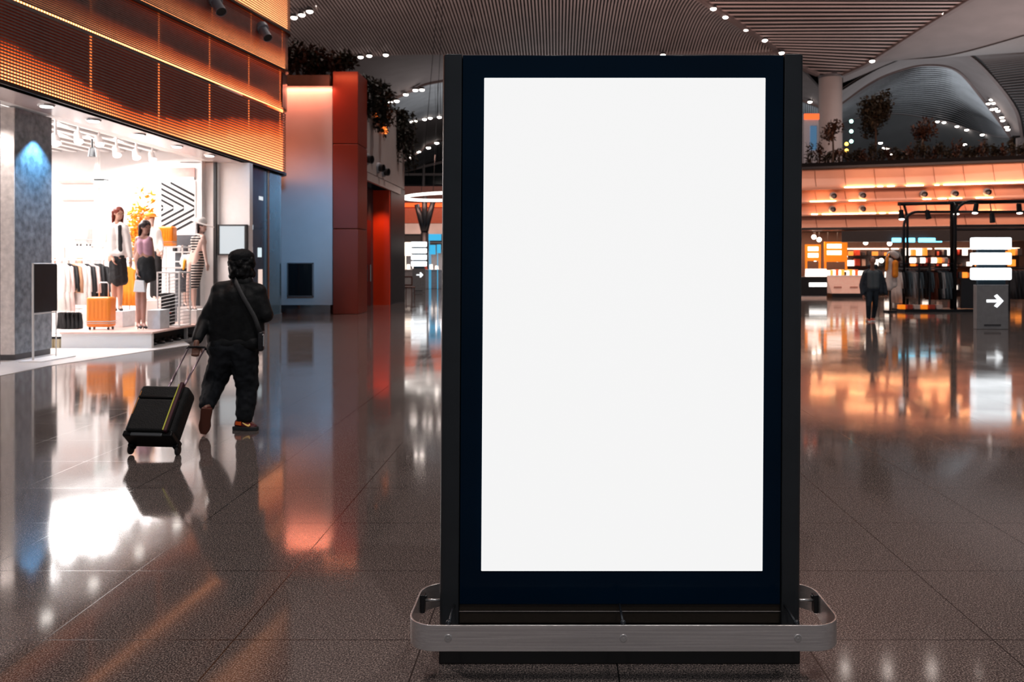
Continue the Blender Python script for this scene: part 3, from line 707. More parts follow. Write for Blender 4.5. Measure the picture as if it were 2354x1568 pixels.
def hair(root, c, f, s, m, length=.0, back=.0, name='hair', vox=.012, disp=.012):
    f = V(f).normalized(); up = V((0, 0, 1)); sd = f.cross(up).normalized(); b = B()
    mm = Matrix((sd, f, up)).transposed()
    b.ell(c+up*.042*s-f*.012*s, (.088*s, .1*s, .095*s), mm, 20, 14)
    if length:
        for k in (-1, -.5, 0, .5, 1):
            p = c+sd*k*.072*s-f*(.035+.03*(1-abs(k)))*s+up*.03*s
            b.cap(p, p-up*length*s-f*back*s+sd*k*.01, .04*s, .022*s, 8)
    return b.out(name, m, root, remesh=vox, disp=disp, dscale=.04)
def cloth(root, name, segs, m, vox=.014, disp=0, dscale=.12, smo=5, label=None):
    b = B()
    for p, q, r1, r2 in segs: b.cap(V(p), V(q), r1, r2)
    o = b.out(name, m, root, remesh=vox, disp=disp, dscale=dscale, smo=smo)
    if label: o['label'] = label
    return o
def shoe(root, heel, toe, m, sole_m, h=.06, w_=.042, sole=.022, heelh=0, name='shoe', up=(0, 0, 1)):
    heel = V(heel); toe = V(toe); d = (toe-heel).normalized(); up = V(up); sd = d.cross(up).normalized(); up = sd.cross(d).normalized(); L_ = (toe-heel).length
    mtx = Matrix((d, sd, up)).transposed().to_4x4(); mtx.translation = heel
    b = B()
    prof = [(0, .9, 1.0), (.12, 1, 1.15), (.3, .92, 1.0), (.5, .9, .75), (.7, 1.05, .55), (.88, .9, .42), (1.0, .5, .28)]
    rings = []
    for t, ww, hh in prof:
        ring = []
        for k in range(11):
            a = math.pi*k/10; ring.append(b.b.verts.new((t*L_, math.cos(a)*w_*ww, sole+math.sin(a)*h*hh)))
        rings.append(ring)
    for A, C in zip(rings, rings[1:]):
        for k in range(10): b.b.faces.new((A[k], A[k+1], C[k+1], C[k]))
        b.b.faces.new((A[0], C[0], C[10], A[10]))
    b.b.faces.new(rings[0]); b.b.faces.new(rings[-1])
    b.xf(mtx); o = b.out(name, m, root, smooth=True, sub=1)
    s2 = B(); out = []
    for t, ww, _ in prof: out.append((t*L_, w_*ww*1.06))
    poly = [(x+(.012 if i == len(out)-1 else (-.008 if i == 0 else 0)), y, 0) for i, (x, y) in enumerate(out)]+[(x+(.012 if i == 0 else 0), -y, 0) for i, (x, y) in enumerate(out[::-1])]
    s2.prism(poly, (0, 0, sole+.006)); s2.xf(mtx)
    so = s2.out('sole', sole_m, o, bevel=.006)
    return o, mtx

# ---------------- the walking traveller ----------------
SKIN = mat('skin_brown', (.16, .07, .045), .5, nscale=20, namt=.08)
JACK = mat('black_jacket', (.0075, .0085, .0095), .55, spec=.18, nscale=20, namt=.3, bump=.2, bscale=60)
TRS = mat('black_trousers', (.009, .011, .014), .75, spec=.18, nscale=20, namt=.3)
YP = 8.1
def Q(px, py, dy=0): return P(px, py, YP+dy)
tr = thing('person', 'person in black jacket, dark trousers and cap walking away, pulling a small case', 'person', (Q(545, 985).x, YP, 0))
J = dict(head=Q(557, 605, .04), face=(.35, 1, -.08), neck=Q(555, 645, .0), sl=Q(500, 672, 0), sr=Q(597, 678, 0),
         el=Q(468, 742, -.06), wl=Q(451, 788, -.28), er=Q(614, 728, -.02), wr=Q(600, 712, .24),
         hl=Q(520, 800, 0), hr=Q(562, 800, 0), kl=Q(492, 885, .02), al=Q(474, 944, -.30), tl=Q(467, 992, -.26),
         kr=Q(568, 893, .05), ar=Q(560, 966, .0), tr=Q(582, 977, .0), front=(.1, 1, 0), hdl=(.06, -.25, -1), pnl=(.2, -1, .1))
body(tr, J, SKIN, 1.0, .0065, hands=(.95, .6))
cloth(tr, 'jacket', [
    (Q(516, 690), Q(507, 778), .140, .125), (Q(545, 682), Q(540, 785), .145, .13), (Q(574, 690), Q(576, 775), .135, .13),
    (Q(551, 655), Q(506, 668), .065, .09), (Q(556, 655), Q(590, 672), .065, .095),
    (Q(505, 682), Q(470, 741, -.05), .088, .068), (Q(470, 741, -.05), Q(453, 780, -.24), .069, .052),
    (Q(594, 686), Q(611, 725, -.02), .09, .074), (Q(611, 725, -.02), Q(600, 716, .2), .076, .055)], JACK, .012, disp=.02, dscale=.16, smo=8)
cloth(tr, 'collar', [(Q(545, 645, .0), Q(566, 645, .0), .062, .062), (Q(547, 650, .0), Q(566, 650), .07, .07)], JACK, .010)
cloth(tr, 'jacket_hem', [(Q(497, 791), Q(584, 789), .075, .075), (Q(500, 791, -.05), Q(582, 789, -.05), .082, .08), (Q(500, 791, .06), Q(582, 789, .06), .075, .075)], JACK, .012, disp=.012)
cloth(tr, 'trousers', [
    (Q(512, 800), Q(562, 800), .14, .14), (Q(518, 812), Q(492, 884, .02), .138, .108), (Q(492, 884, .02), Q(476, 930, -.22), .106, .07),
    (Q(560, 812), Q(569, 890, .05), .135, .108), (Q(569, 890, .05), Q(563, 958, .0), .106, .082), (Q(505, 800, .05), Q(565, 800, .05), .12, .12)], TRS, .012, disp=.03, dscale=.07, smo=5)
HAIR = mat('black_hair', (.006, .006, .0065), .45, spec=.18, nscale=40, namt=.4)
b = B(); c = J['head']
for k in range(70):
    a = random.uniform(0, 2*math.pi); r = .088+random.uniform(0, .022); z = random.uniform(-.13, .03)
    p = c+V((math.cos(a)*r, math.sin(a)*r*1.05, z)); 
    if V((math.cos(a), math.sin(a))).dot(V((.33, .94))) > .55: continue
    b.ell(p, (.03, .03, .04), None, 8, 6)
b.ell(c+V((0, -.015, .02)), (.098, .11, .10), None, 16, 12)
b.out('hair', HAIR, tr, remesh=.009, disp=.02, dscale=.03, smo=2)
b = B(); b.ell(c+V((-.008, 0, .06)), (.120, .128, .080), None, 20, 12).ell(c+V((-.006, .0, .035)), (.124, .131, .04), None, 20, 8)
b.out('cap', mat('black_cap', (.006, .007, .009), .7, spec=.18, bump=.4, bscale=80), tr, remesh=.009, disp=.012, dscale=.05)
SHOE1 = mat('shoe_maroon', (.10, .008, .012), .5, nscale=30, namt=.5)
SOLE1 = mat('shoe_sole_dark', (.018, .02, .022), .6)
o, mt = shoe(tr, Q(545, 0).xy.to_3d()+V((-.015, -.0, 0)), V((Q(594, 985).x, YP-.05, 0)), SHOE1, SOLE1, h=.068, w_=.046, sole=.03)
p0 = mt.translation; d0 = mt.to_3x3() @ V((1, 0, 0)); u0 = V((0, 0, 1)); n0 = V((d0.y, -d0.x, 0))
if n0.y > 0: n0 = -n0
b = B(); pts = [p0+d0*x+u0*z+n0*.047 for x, z in ((.105, .078), (.125, .066), (.15, .055), (.17, .052), (.18, .060), (.18, .070))]
b.tube(pts, [.002, .005, .007, .009, .008, .004], 6).out('side_mark', glow('shoe_mark', (1, .6, .18), .45), o, smooth=True)
b = B().bb(-.001, .001, 0, .001, 0, .001); b = B()
b.prism([p0+d0*.03+u0*.055+n0*.0455, p0+d0*.09+u0*.05+n0*.047, p0+d0*.09+u0*.085+n0*.042, p0+d0*.03+u0*.085+n0*.041], n0*.004).out('heel_panel', mat('shoe_orange', (.7, .1, .01), .5), o)
# trailing foot on its toes, sole towards the camera
hl, tl = P(474, 940, YP-.36), V((XP(467, YP-.33), YP-.33, .03))
o2, _ = shoe(tr, hl, tl, SHOE1, mat('shoe_sole_brown', (.09, .022, .010), .6), h=.06, w_=.048, sole=.028, up=(0, 1, .3))
# crossbody bag
bagt = thing('crossbody_bag', 'small black crossbody bag on the right hip of the walking person', 'bag', Q(601, 780, -.06))
B().box(Q(601, 783, -.05), (.055, .19, .19), rz=.25).out('pouch', mat('bag_black', (.01, .01, .012), .35, bump=.3), bagt, bevel=.022)
B().cyl(Q(606, 770, -.13), Q(606, 796, -.13), .006).ell(Q(605, 770, -.14), .01).out('zipper', CHROME, bagt)
pts = [Q(541, 641, -.05), Q(543, 648, -.12), Q(548, 660, -.155), Q(560, 684, -.178), Q(573, 706, -.178), Q(586, 730, -.17), Q(594, 752, -.155), Q(600, 768, -.1)]
b = B(); pts = smooth_pts(pts, 24); rows = []
for i_, p_ in enumerate(pts):
    t_ = (pts[min(i_+1, 24)]-pts[max(i_-1, 0)]).normalized(); s_ = t_.cross(V((0, 1, .2))).normalized()*.019; rows.append([p_-s_, p_+s_])
b.grid(rows)
b.out('strap', mat('strap_grey', (.045, .047, .05), .7, bump=.3), bagt, smooth=True, solid=.006)

# ---------------- wheeled case ----------------
ax = V((.03, .66, .80)).normalized(); xx = V((1, 0, 0)); xx = (xx-ax*xx.dot(ax)).normalized(); yy = ax.cross(xx)
M4 = Matrix((xx, yy, ax)).transposed().to_4x4(); o0 = G(355, 1046); M4.translation = V((o0.x, o0.y, .045))
case = thing('wheeled_suitcase', 'small black soft two-wheel case tilted and pulled by the walking person', 'suitcase', (o0.x, o0.y, 0))
SOFT = mat('case_fabric', (.009, .0095, .01), .6, spec=.18, bump=.4, bscale=90, nscale=15, namt=.3)
TRIMC = mat('case_plastic', (.004, .004, .0045), .35, spec=.18)
B().box((0, -.105, .27), (.42, .19, .47)).xf(M4).out('shell', SOFT, case, bevel=.045)
B().box((0, -.212, .20), (.35, .045, .30)).xf(M4).out('front_pocket', SOFT, case, bevel=.02)
B().box((0, -.210, .415), (.35, .035, .12)).xf(M4).out('upper_pocket', SOFT, case, bevel=.018)
B().box((0, -.232, .362), (.33, .012, .02)).xf(M4).out('pocket_flap', TRIMC, case, bevel=.004)
B().tube([(.135, -.238, .06), (.135, -.240, .3), (.135, -.232, .46), (.12, -.21, .50)], .0045).xf(M4).out('piping', glow('yellow_piping', (.8, .75, .05), .35), case)
B().box((.152, -.214, .28), (.03, .05, .46)).xf(M4).out('side_panel', mat('case_maroon', (.045, .003, .012), .6), case, bevel=.008)
B().tube([(-.165, -.236, .2), (-.165, -.225, .42)], .004).xf(M4).out('piping', mat('piping_orange', (.5, .2, .04), .5), case)
B().box((0, -.1, .045), (.41, .2, .05)).xf(M4).out('base', TRIMC, case, bevel=.012)
B().box((0, -.205, .03), (.26, .02, .03)).xf(M4).out('skid', mat('skid_grey', (.06, .065, .07), .3), case, bevel=.008)
for s_ in (-1, 1):
    B().cyl((s_*.185, -.0, 0), (s_*.185+s_*.022, -.0, 0), .045, n=24).xf(M4).out('wheel', mat('rubber', (.01, .01, .01), .6), case, bevel=.006)
    B().box((s_*.185, -.02, .035), (.05, .07, .07)).xf(M4).out('wheel_housing', TRIMC, case, bevel=.012)
hp = V((Q(452, 802, -.32).x, YP-.32, ZP(801, YP-.32))); loc = M4.inverted() @ hp
hz = loc.z; hx, hy = loc.x, loc.y
for s_ in (-1, 1):
    B().cyl((s_*.065, -.03, .54), (hx+s_*.075, hy, hz), .0075).cyl((s_*.065, -.03, .53), (s_*.065+(hx)*.4, -.03+(hy+.03)*.4, .54+(hz-.54)*.4), .010).xf(M4).out('handle_tube', mat('handle_metal', (.32, .25, .30), .3, .9), case, smooth=True)
B().tube([(hx-.085, hy, hz-.01), (hx-.075, hy, hz+.012), (hx, hy, hz+.016), (hx+.075, hy, hz+.012), (hx+.085, hy, hz-.01)], .012).xf(M4).out('handle_grip', TRIMC, case, smooth=True)
B().tube([(.02, -.06, .49), (.03, -.05, .53), (.07, -.05, .53), (.09, -.06, .49)], .011).xf(M4).out('top_handle', mat('olive_tag', (.12, .1, .01), .6), case, smooth=True)

# ---------------- distant walker ----------------
YD = 22.8
def Q2(px, py, dy=0): return P(px, py, YD+dy)
pd = thing('person', 'distant person in open navy jacket and dark jeans walking towards us', 'person', (Q2(2003, 740).x, YD, 0))
J = dict(head=Q2(2006, 601, -.08), face=(-.05, -1, -.55), neck=Q2(2005, 617), sl=Q2(1990, 627), sr=Q2(2022, 627),
         el=Q2(1981, 655, .03), wl=Q2(1984, 678, -.05), er=Q2(2032, 653, .05), wr=Q2(2036, 677, .02),
         hl=Q2(1998, 665), hr=Q2(2012, 665), kl=Q2(1997, 702, -.08), al=Q2(1995, 733, -.0), tl=Q2(1993, 738, -.16),
         kr=Q2(2012, 700, .05), ar=Q2(2008, 731, .2), tr=Q2(2011, 737, .06), front=(0, -1, 0))
body(pd, J, mat('skin_light', (.30, .13, .085), .5), 1.02, .010)
face_bits(pd, J['head'], J['face'])
hair(pd, J['head'], J['face'], 1, mat('hair_brown', (.05, .02, .014), .6), 0)
cloth(pd, 'grey_top', [(Q2(2000, 630, -.02), Q2(2001, 658, -.02), .115, .12), (Q2(2012, 630, -.02), Q2(2011, 658, -.02), .115, .12)], mat('grey_top', (.06, .075, .085), .8), .014, disp=.01)
DB = mat('navy_jacket', (.006, .012, .022), .6)
cloth(pd, 'jacket', [(Q2(2004, 620, .04), Q2(1990, 628, .02), .06, .085), (Q2(2008, 620, .04), Q2(2022, 628, .02), .06, .085),
    (Q2(1991, 632, .02), Q2(1991, 668, .03), .10, .10), (Q2(2020, 632, .02), Q2(2022, 670, .03), .10, .10), (Q2(2006, 630, .08), Q2(2006, 665, .08), .11, .11),
    (Q2(1989, 630), Q2(1981, 655, .03), .078, .072), (Q2(1981, 655, .03), Q2(1983, 676, -.03), .072, .06), (Q2(2023, 630), Q2(2032, 653, .05), .078, .072), (Q2(2032, 653, .05), Q2(2036, 674, .03), .072, .06),
    (Q2(1998, 612, .05), Q2(2014, 612, .05), .05, .05)], DB, .014, disp=.02)
cloth(pd, 'jeans', [(Q2(1998, 664), Q2(2012, 664), .115, .115), (Q2(1998, 668), Q2(1997, 702, -.08), .098, .075), (Q2(1997, 702, -.08), Q2(1996, 731), .074, .055), (Q2(2012, 668), Q2(2012, 700, .05), .098, .075), (Q2(2012, 700, .05), Q2(2008, 729, .18), .074, .055)], mat('dark_jeans', (.006, .014, .024), .8), .014, disp=.01)
for x, y0_, dy in ((1995, 737, 0), (2009, 735, .16)):
    shoe(pd, V((Q2(x, 0).x, YD+dy+.05, 0)), V((Q2(x-1, 0).x, YD+dy-.22, 0)), mat('shoe_red', (.4, .06, .03), .5), WHITE, h=.055, w_=.045, sole=.02)

# ---------------- mannequins ----------------
MSK = mat('mannequin_tan', (.62, .33, .24), .4, namt=.03)
MSK2 = mat('mannequin_pale', (.75, .5, .42), .4, namt=.03)
BLK = mat('black_fabric', (.01, .01, .012), .8, nscale=20, namt=.3)
WHC = mat('white_fabric', (.8, .74, .71), .8, nscale=14, namt=.04)
SHB = mat('black_heels', (.012, .01, .012), .3)
DKH = mat('dark_wig', (.03, .012, .012), .35, nscale=30, namt=.4)
RDH = mat('auburn_wig', (.16, .02, .008), .35, nscale=30, namt=.4)
def legs(cx, w_, yh, yk, ya, yt, Y, kx_=0, tx=4):
    return dict(hl=P(cx-w_, yh, Y), hr=P(cx+w_, yh, Y), kl=P(cx-w_+kx_, yk, Y-.03), kr=P(cx+w_+kx_, yk, Y), al=P(cx-w_+kx_, ya, Y), ar=P(cx+w_+kx_, ya, Y), tl=P(cx-w_+kx_+tx, yt, Y-.10), tr=P(cx+w_+kx_+tx, yt, Y-.07))
def heels(root, J):
    for a, t in (('al', 'tl'), ('ar', 'tr')):
        A, T = J[a], J[t]; z0 = root.location.z
        pa = V((A.x, A.y, A.z-.03)); b = B()
        b.cap(pa, T+V((0, 0, .006)), .036, .026).cyl(V((A.x-(T.x-A.x)*.2, A.y+.02, z0)), pa+V((0, .01, 0)), .007, .02)
        b.out('heeled_shoe', SHB, root, smooth=True)
# white blazer
Y1 = 17.0; z1 = .60
m1 = thing('mannequin', 'mannequin with auburn wig, white blazer and black knee-length skirt on a box', 'mannequin', (XP(269, Y1), Y1, ZP(715, Y1)))
J = dict(head=P(273, 491, Y1), face=(.75, -.65, -.1), neck=P(270, 508, Y1), sl=P(251, 520, Y1), sr=P(286, 522, Y1), el=P(245, 560, Y1), wl=P(259, 594, Y1-.1), er=P(295, 560, Y1), wr=P(300, 596, Y1-.02), **legs(269, 7, 600, 655, 706, 713, Y1))
body(m1, J, MSK, 1.08, .011); face_bits(m1, J['head'], J['face'], 1.08)
hair(m1, J['head'], J['face'], 1.12, RDH, .22, .02)
cloth(m1, 'blouse', [(P(276, 522, Y1-.06), P(280, 588, Y1-.04), .05, .07)], BLK)
cloth(m1, 'blazer', [(P(262, 527, Y1), P(264, 580, Y1), .12, .115), (P(278, 527, Y1+.01), P(283, 583, Y1+.01), .115, .11), (P(270, 512, Y1), P(252, 521, Y1), .05, .075), (P(270, 512, Y1), P(287, 523, Y1), .05, .07),
    (P(251, 522, Y1), P(245, 560, Y1), .08, .07), (P(245, 560, Y1), P(253, 580, Y1-.06), .07, .055), (P(287, 524, Y1), P(295, 560, Y1), .075, .065), (P(295, 560, Y1), P(300, 590, Y1-.02), .063, .05), (P(262, 583, Y1), P(280, 583, Y1), .12, .12)], WHC, .014, disp=.015)
cloth(m1, 'skirt', [(P(264, 594, Y1), P(261, 645, Y1), .10, .095), (P(278, 594, Y1), P(283, 645, Y1), .10, .095), (P(272, 594, Y1), P(272, 645, Y1), .12, .13)], BLK, .014, disp=.02, dscale=.06)
heels(m1, J)
# pink top
Y2 = 16.2
m2 = thing('mannequin', 'mannequin with dark wig, pink sleeveless top and short black skirt holding a small white bag', 'mannequin', (XP(322, Y2), Y2, ZP(757, Y2)))
J = dict(head=P(335, 523, Y2), face=(.8, -.6, -.1), neck=P(331, 540, Y2), sl=P(317, 549, Y2), sr=P(345, 550, Y2), el=P(311, 588, Y2), wl=P(316, 620, Y2-.08), er=P(351, 585, Y2+.05), wr=P(352, 615, Y2+.02), **legs(330, 6, 598, 670, 745, 754, Y2, -6, 6))
body(m2, J, mat('mannequin_rose', (.5, .25, .19), .4), 1.06, .011); face_bits(m2, J['head'], J['face'], 1.06)
hair(m2, J['head'], J['face'], 1.1, DKH, .17, .03)
cloth(m2, 'top', [(P(326, 560, Y2-.01), P(327, 588, Y2), .10, .088), (P(339, 560, Y2-.01), P(339, 588, Y2), .098, .086), (P(321, 548, Y2-.01), P(324, 562, Y2-.01), .05, .08), (P(343, 549, Y2-.01), P(341, 562, Y2-.01), .05, .08)], mat('pink_top', (.62, .33, .42), .8), .013)
cloth(m2, 'skirt', [(P(327, 598, Y2), P(325, 637, Y2), .105, .1), (P(342, 598, Y2), P(347, 637, Y2), .105, .1), (P(335, 598, Y2), P(336, 638, Y2), .12, .12)], BLK, .014, disp=.015, dscale=.06)
heels(m2, J)
hb = thing('handbag', 'small white handbag hanging from the hand of the pink-topped mannequin', 'handbag', P(319, 672, Y2-.1))
B().prism([P(306, 671, Y2-.15), P(333, 672, Y2-.15), P(330, 645, Y2-.13), P(310, 644, Y2-.13)], (0, .09, 0)).out('pouch', WHC, hb, bevel=.01)
B().tube([P(312, 645, Y2-.09), P(315, 634, Y2-.09), P(319, 629, Y2-.09), P(324, 634, Y2-.09), P(327, 645, Y2-.09)], .008).out('handle', WHC, hb, smooth=True)
# striped dress
Y3 = 18.0
m3 = thing('mannequin', 'mannequin in black and white striped bodycon dress and white wide-brimmed hat near the end wall', 'mannequin', (XP(440, Y3), Y3, ZP(714, Y3)))
J = dict(head=P(465, 520, Y3), face=(1, -.25, -.1), neck=P(460, 535, Y3), sl=P(452, 543, Y3), sr=P(467, 545, Y3-.1), el=P(452, 580, Y3+.15), wl=P(458, 605, Y3+.1), er=P(470, 578, Y3-.12), wr=P(475, 604, Y3-.12), **legs(446, 6, 606, 660, 706, 713, Y3, -6, 5))
body(m3, J, MSK2, 1.08, .011); face_bits(m3, J['head'], J['face'], 1.08)
hair(m3, J['head'], J['face'], 1.1, DKH, .16, .0)
def stripe_mat():
    m = mat('striped_knit', (.8, .7, .62), .8); nt = m.node_tree; N = nt.nodes; L = nt.links
    tc = N.new('ShaderNodeTexCoord'); sp = N.new('ShaderNodeSeparateXYZ'); L.new(tc.outputs['Object'], sp.inputs[0])
    a = N.new('ShaderNodeMath'); a.operation = 'MULTIPLY'; a.inputs[1].default_value = 17.5; L.new(sp.outputs[2], a.inputs[0])
    f = N.new('ShaderNodeMath'); f.operation = 'FRACT'; L.new(a.outputs[0], f.inputs[0])
    g = N.new('ShaderNodeMath'); g.operation = 'GREATER_THAN'; g.inputs[1].default_value = .38; L.new(f.outputs[0], g.inputs[0])
    mx = N.new('ShaderNodeMix'); mx.data_type = 'RGBA'; L.new(g.outputs[0], mx.inputs[0]); mx.inputs[6].default_value = (.8, .68, .6, 1); mx.inputs[7].default_value = (.015, .012, .014, 1)
    L.new(mx.outputs[2], N['Principled BSDF'].inputs['Base Color']); return m
cloth(m3, 'dress', [(P(451, 552, Y3-.02), P(452, 580, Y3), .115, .10), (P(461, 553, Y3-.05), P(459, 580, Y3-.03), .115, .10), (P(456, 580, Y3), P(455, 606, Y3), .10, .135), (P(455, 606, Y3), P(446, 655, Y3), .135, .105), (P(452, 544, Y3), P(453, 556, Y3), .06, .1), (P(464, 545, Y3-.06), P(461, 556, Y3-.04), .06, .1)], stripe_mat(), .013)
heels(m3, J)
c = J['head']
hm = Matrix.Rotation(.35, 3, 'Y')
b = B(); b.ell(c+V((-.02, 0, .10)), (.12, .12, .1), hm, 20, 12).ell(c+V((0, -.02, .06)), (.26, .25, .018), hm, 24, 8)
b.out('hat', WHC, m3, smooth=True)
# white shirt, orange cap
Y4 = 19.0
m4 = thing('mannequin', 'mannequin in white shirt, orange cap and black trousers standing behind the pink-topped one', 'mannequin', (XP(356, Y4), Y4, ZP(690, Y4)))
J = dict(head=P(346, 505, Y4), face=(.9, -.5, -.05), neck=P(348, 520, Y4), sl=P(341, 528, Y4), sr=P(362, 530, Y4), el=P(338, 556, Y4), wl=P(342, 580, Y4-.1), er=P(369, 556, Y4), wr=P(372, 580, Y4-.1), **legs(358, 5, 585, 632, 680, 687, Y4))
body(m4, J, MSK2, 1.05, .013); hair(m4, J['head'], J['face'], 1.08, mat('ginger_wig', (.5, .16, .03), .4), .12, 0)
cloth(m4, 'shirt', [(P(347, 536, Y4), P(350, 572, Y4), .12, .11), (P(358, 536, Y4), P(361, 572, Y4), .12, .11), (P(341, 529, Y4), P(338, 556, Y4), .07, .06), (P(338, 556, Y4), P(342, 576, Y4-.1), .06, .05), (P(362, 531, Y4), P(369, 556, Y4), .07, .06), (P(369, 556, Y4), P(372, 576, Y4-.1), .06, .05)], WHC, .016, disp=.02)
cloth(m4, 'trousers', [(P(352, 582, Y4), P(362, 582, Y4), .105, .105), (P(354, 590, Y4), P(353, 678, Y4), .09, .08), (P(363, 590, Y4), P(363, 678, Y4), .09, .08)], BLK, .016)
B().ell(J['head']+V((0, 0, .10)), (.125, .13, .06)).ell(J['head']+V((.09, -.05, .07)), (.12, .12, .014)).out('cap', mat('orange_cloth', (.9, .28, .015), .7), m4, smooth=True)
# small headless mannequin in blouse and navy skirt
Y5 = 20.2
m5 = thing('mannequin', 'headless mannequin in white blouse with yellow scarf and navy culottes behind the striped one', 'mannequin', (XP(428, Y5), Y5, ZP(705, Y5)))
J = dict(neck=P(433, 584, Y5), sl=P(424, 592, Y5), sr=P(441, 592, Y5), el=P(419, 612, Y5), wl=P(420, 628, Y5-.1), er=P(445, 612, Y5), wr=P(446, 628, Y5-.1), **legs(430, 5, 625, 665, 697, 702, Y5))
body(m5, J, MSK2, .85, .013)
cloth(m5, 'blouse', [(P(427, 596, Y5), P(428, 614, Y5), .11, .1), (P(437, 596, Y5), P(437, 614, Y5), .11, .1), (P(424, 592, Y5), P(418, 604, Y5), .07, .06)], WHC, .016, disp=.02)
cloth(m5, 'culottes', [(P(427, 624, Y5), P(425, 664, Y5), .12, .11), (P(436, 624, Y5), P(437, 664, Y5), .12, .11)], mat('navy_cloth', (.012, .018, .03), .8), .016, disp=.01)
cloth(m5, 'scarf', [(P(425, 600, Y5-.12), P(422, 618, Y5-.12), .035, .03)], mat('yellow_cloth', (.9, .4, .02), .7), .012)

# ---------------- shop display furniture ----------------
pf = thing('display_platform', 'low white display platform with pink top edge at the mouth of the clothes shop', 'platform', (-8.4, 16.5, 0))
pt = ZP(763, 15.7)
B().bb(XP(138, 15.7), -7.47, 15.68, 18.3, pt-.035, pt).out('top', mat('platform_top', (.75, .5, .43), .3), pf, bevel=.006)
B().bb(XP(138, 15.7)+.02, -7.50, 15.70, 15.78, 0, pt-.036).out('front_panel', mat('ribbed_white', (.72, .7, .69), .4, namt=.02), pf)
B().bb(XP(138, 15.7)+.02, -7.95, 15.78, 18.25, 0, pt-.036).out('carcass', mat('niche_grey', (.06, .065, .07), .6), pf)
B().bb(-7.95, -7.50, 18.15, 18.25, 0, pt-.036).bb(-7.95, -7.5, 15.78, 18.2, 0, .03).bb(-7.56, -7.5, 17.2, 17.24, 0.03, pt-.036).out('niche_frame', mat('niche_frame', (.3, .31, .32), .4), pf)
for i in range(6):
    y = 15.95+i*.34; t = tag(B().ell((-7.62, y, .055), (.11, .055, .04)).ell((-7.70, y, .08), (.05, .045, .05)).cyl((-7.72, y, .03), (-7.72, y, .07), .012).out('display_shoe', SHB, smooth=True, org=(-7.65, y, .03)), 'small dark shoe in the open side of the low display platform', 'shoe', 'shoes in the platform niche')
BOXW = mat('box_white', (.66, .7, .73), .5)
def wbox(name, x0, x1, py0, py1, Y, d, label, cat='box', m=BOXW):
    z1_ = ZP(py0, Y); z0_ = ZP(py1, Y); xa, xb = XP(x0, Y), XP(x1, Y)
    o = B().bb(xa, xb, Y, Y+d, z0_, z1_).out(name, m, org=((xa+xb)/2, Y+d/2, z0_), bevel=.006); return tag(o, label, cat)
pz = pt
def onplat(name, x0, x1, py0, Y, d, label, cat='box', m=BOXW):
    xa, xb = XP(x0, Y), XP(x1, Y); o = B().bb(xa, xb, Y, Y+d, pz, ZP(py0, Y)).out(name, m, org=((xa+xb)/2, Y+d/2, pz), bevel=.006); return tag(o, label, cat)
onplat('display_box', 252, 282, 716, 16.75, .5, 'pale grey box under the mannequin in the white blazer')
onplat('display_box', 338, 368, 713, 16.35, .4, 'pale grey box left of the black case, beside the wire cage')
onplat('display_box', 420, 452, 713, 17.75, .5, 'white block under the striped-dress mannequin', m=WHITE)
bk = B().bb(XP(330, 18.7), XP(372, 18.7), 18.7, 19.3, 0, ZP(690, Y4)).out('plinth_block', WARMWHITE, org=(XP(351, 18.7), 19, 0)); tag(bk, 'pinkish block under the mannequin with the orange cap', 'block')
bk = B().bb(XP(410, 20), XP(445, 20), 19.95, 20.5, 0, ZP(705, Y5)).out('plinth_block', WARMWHITE, org=(XP(428, 20), 20.2, 0)); tag(bk, 'pale block under the headless mannequin', 'block')
wbox('pink_cube', 278, 308, 640, 690, 19.2, .5, 'pale pink cube behind the two front mannequins', 'cube', mat('pale_pink', (.75, .55, .52), .6))
bpy.data.objects['pink_cube'].location.z = 0
# wire cage stand
cg = thing('wire_stand', 'white wire mesh display stand between the pink-topped and striped mannequins', 'display stand', (XP(385, 16.9), 17.1, pz))
xa, xb, ya, yb, za, zb = XP(362, 16.9), XP(412, 16.9), 16.9, 17.4, pz, ZP(625, 16.9)
B().bb(xa, xb, ya, yb, zb-.03, zb).out('top', WHITE, cg, bevel=.004)
b = B()
for x, y in ((xa, ya), (xb, ya), (xa, yb), (xb, yb)): b.bb(x-.012, x+.012, y-.012, y+.012, za, zb)
b.bb(xa, xb, ya, yb, za, za+.02)
b.out('frame', WHITE, cg)
b = B(); n = 16
for i in range(1, n):
    x = xa+(xb-xa)*i/n; z = za+(zb-za)*i/n
    b.cyl((xa, ya, za+(zb-za)*(i-.5)/n), (xb, ya, za+(zb-za)*(i+.9)/n if i < n-1 else zb), .005, n=5)
    b.cyl((x, yb, za), (x, yb, zb), .004, n=5); b.cyl((xb, ya, z), (xb, yb, z), .005, n=5)
b.out('mesh_panel', mat('mesh_dark', (.35, .33, .33), .4, .5), cg)
bc = thing('upright_case', 'slim black upright case inside the wire mesh stand', 'suitcase', (XP(381, 16.95), 17.05, pz))
B().bb(XP(369, 17), XP(393, 17), 17.0, 17.2, pz+.03, ZP(674, 17)).out('shell', BLK, bc, bevel=.02)
B().bb(XP(369, 17)-.002, XP(393, 17)+.002, 16.996, 17.01, ZP(719, 17)-.01, ZP(719, 17)+.006).out('band', mat('red_band', (.5, .05, .03), .5), bc)
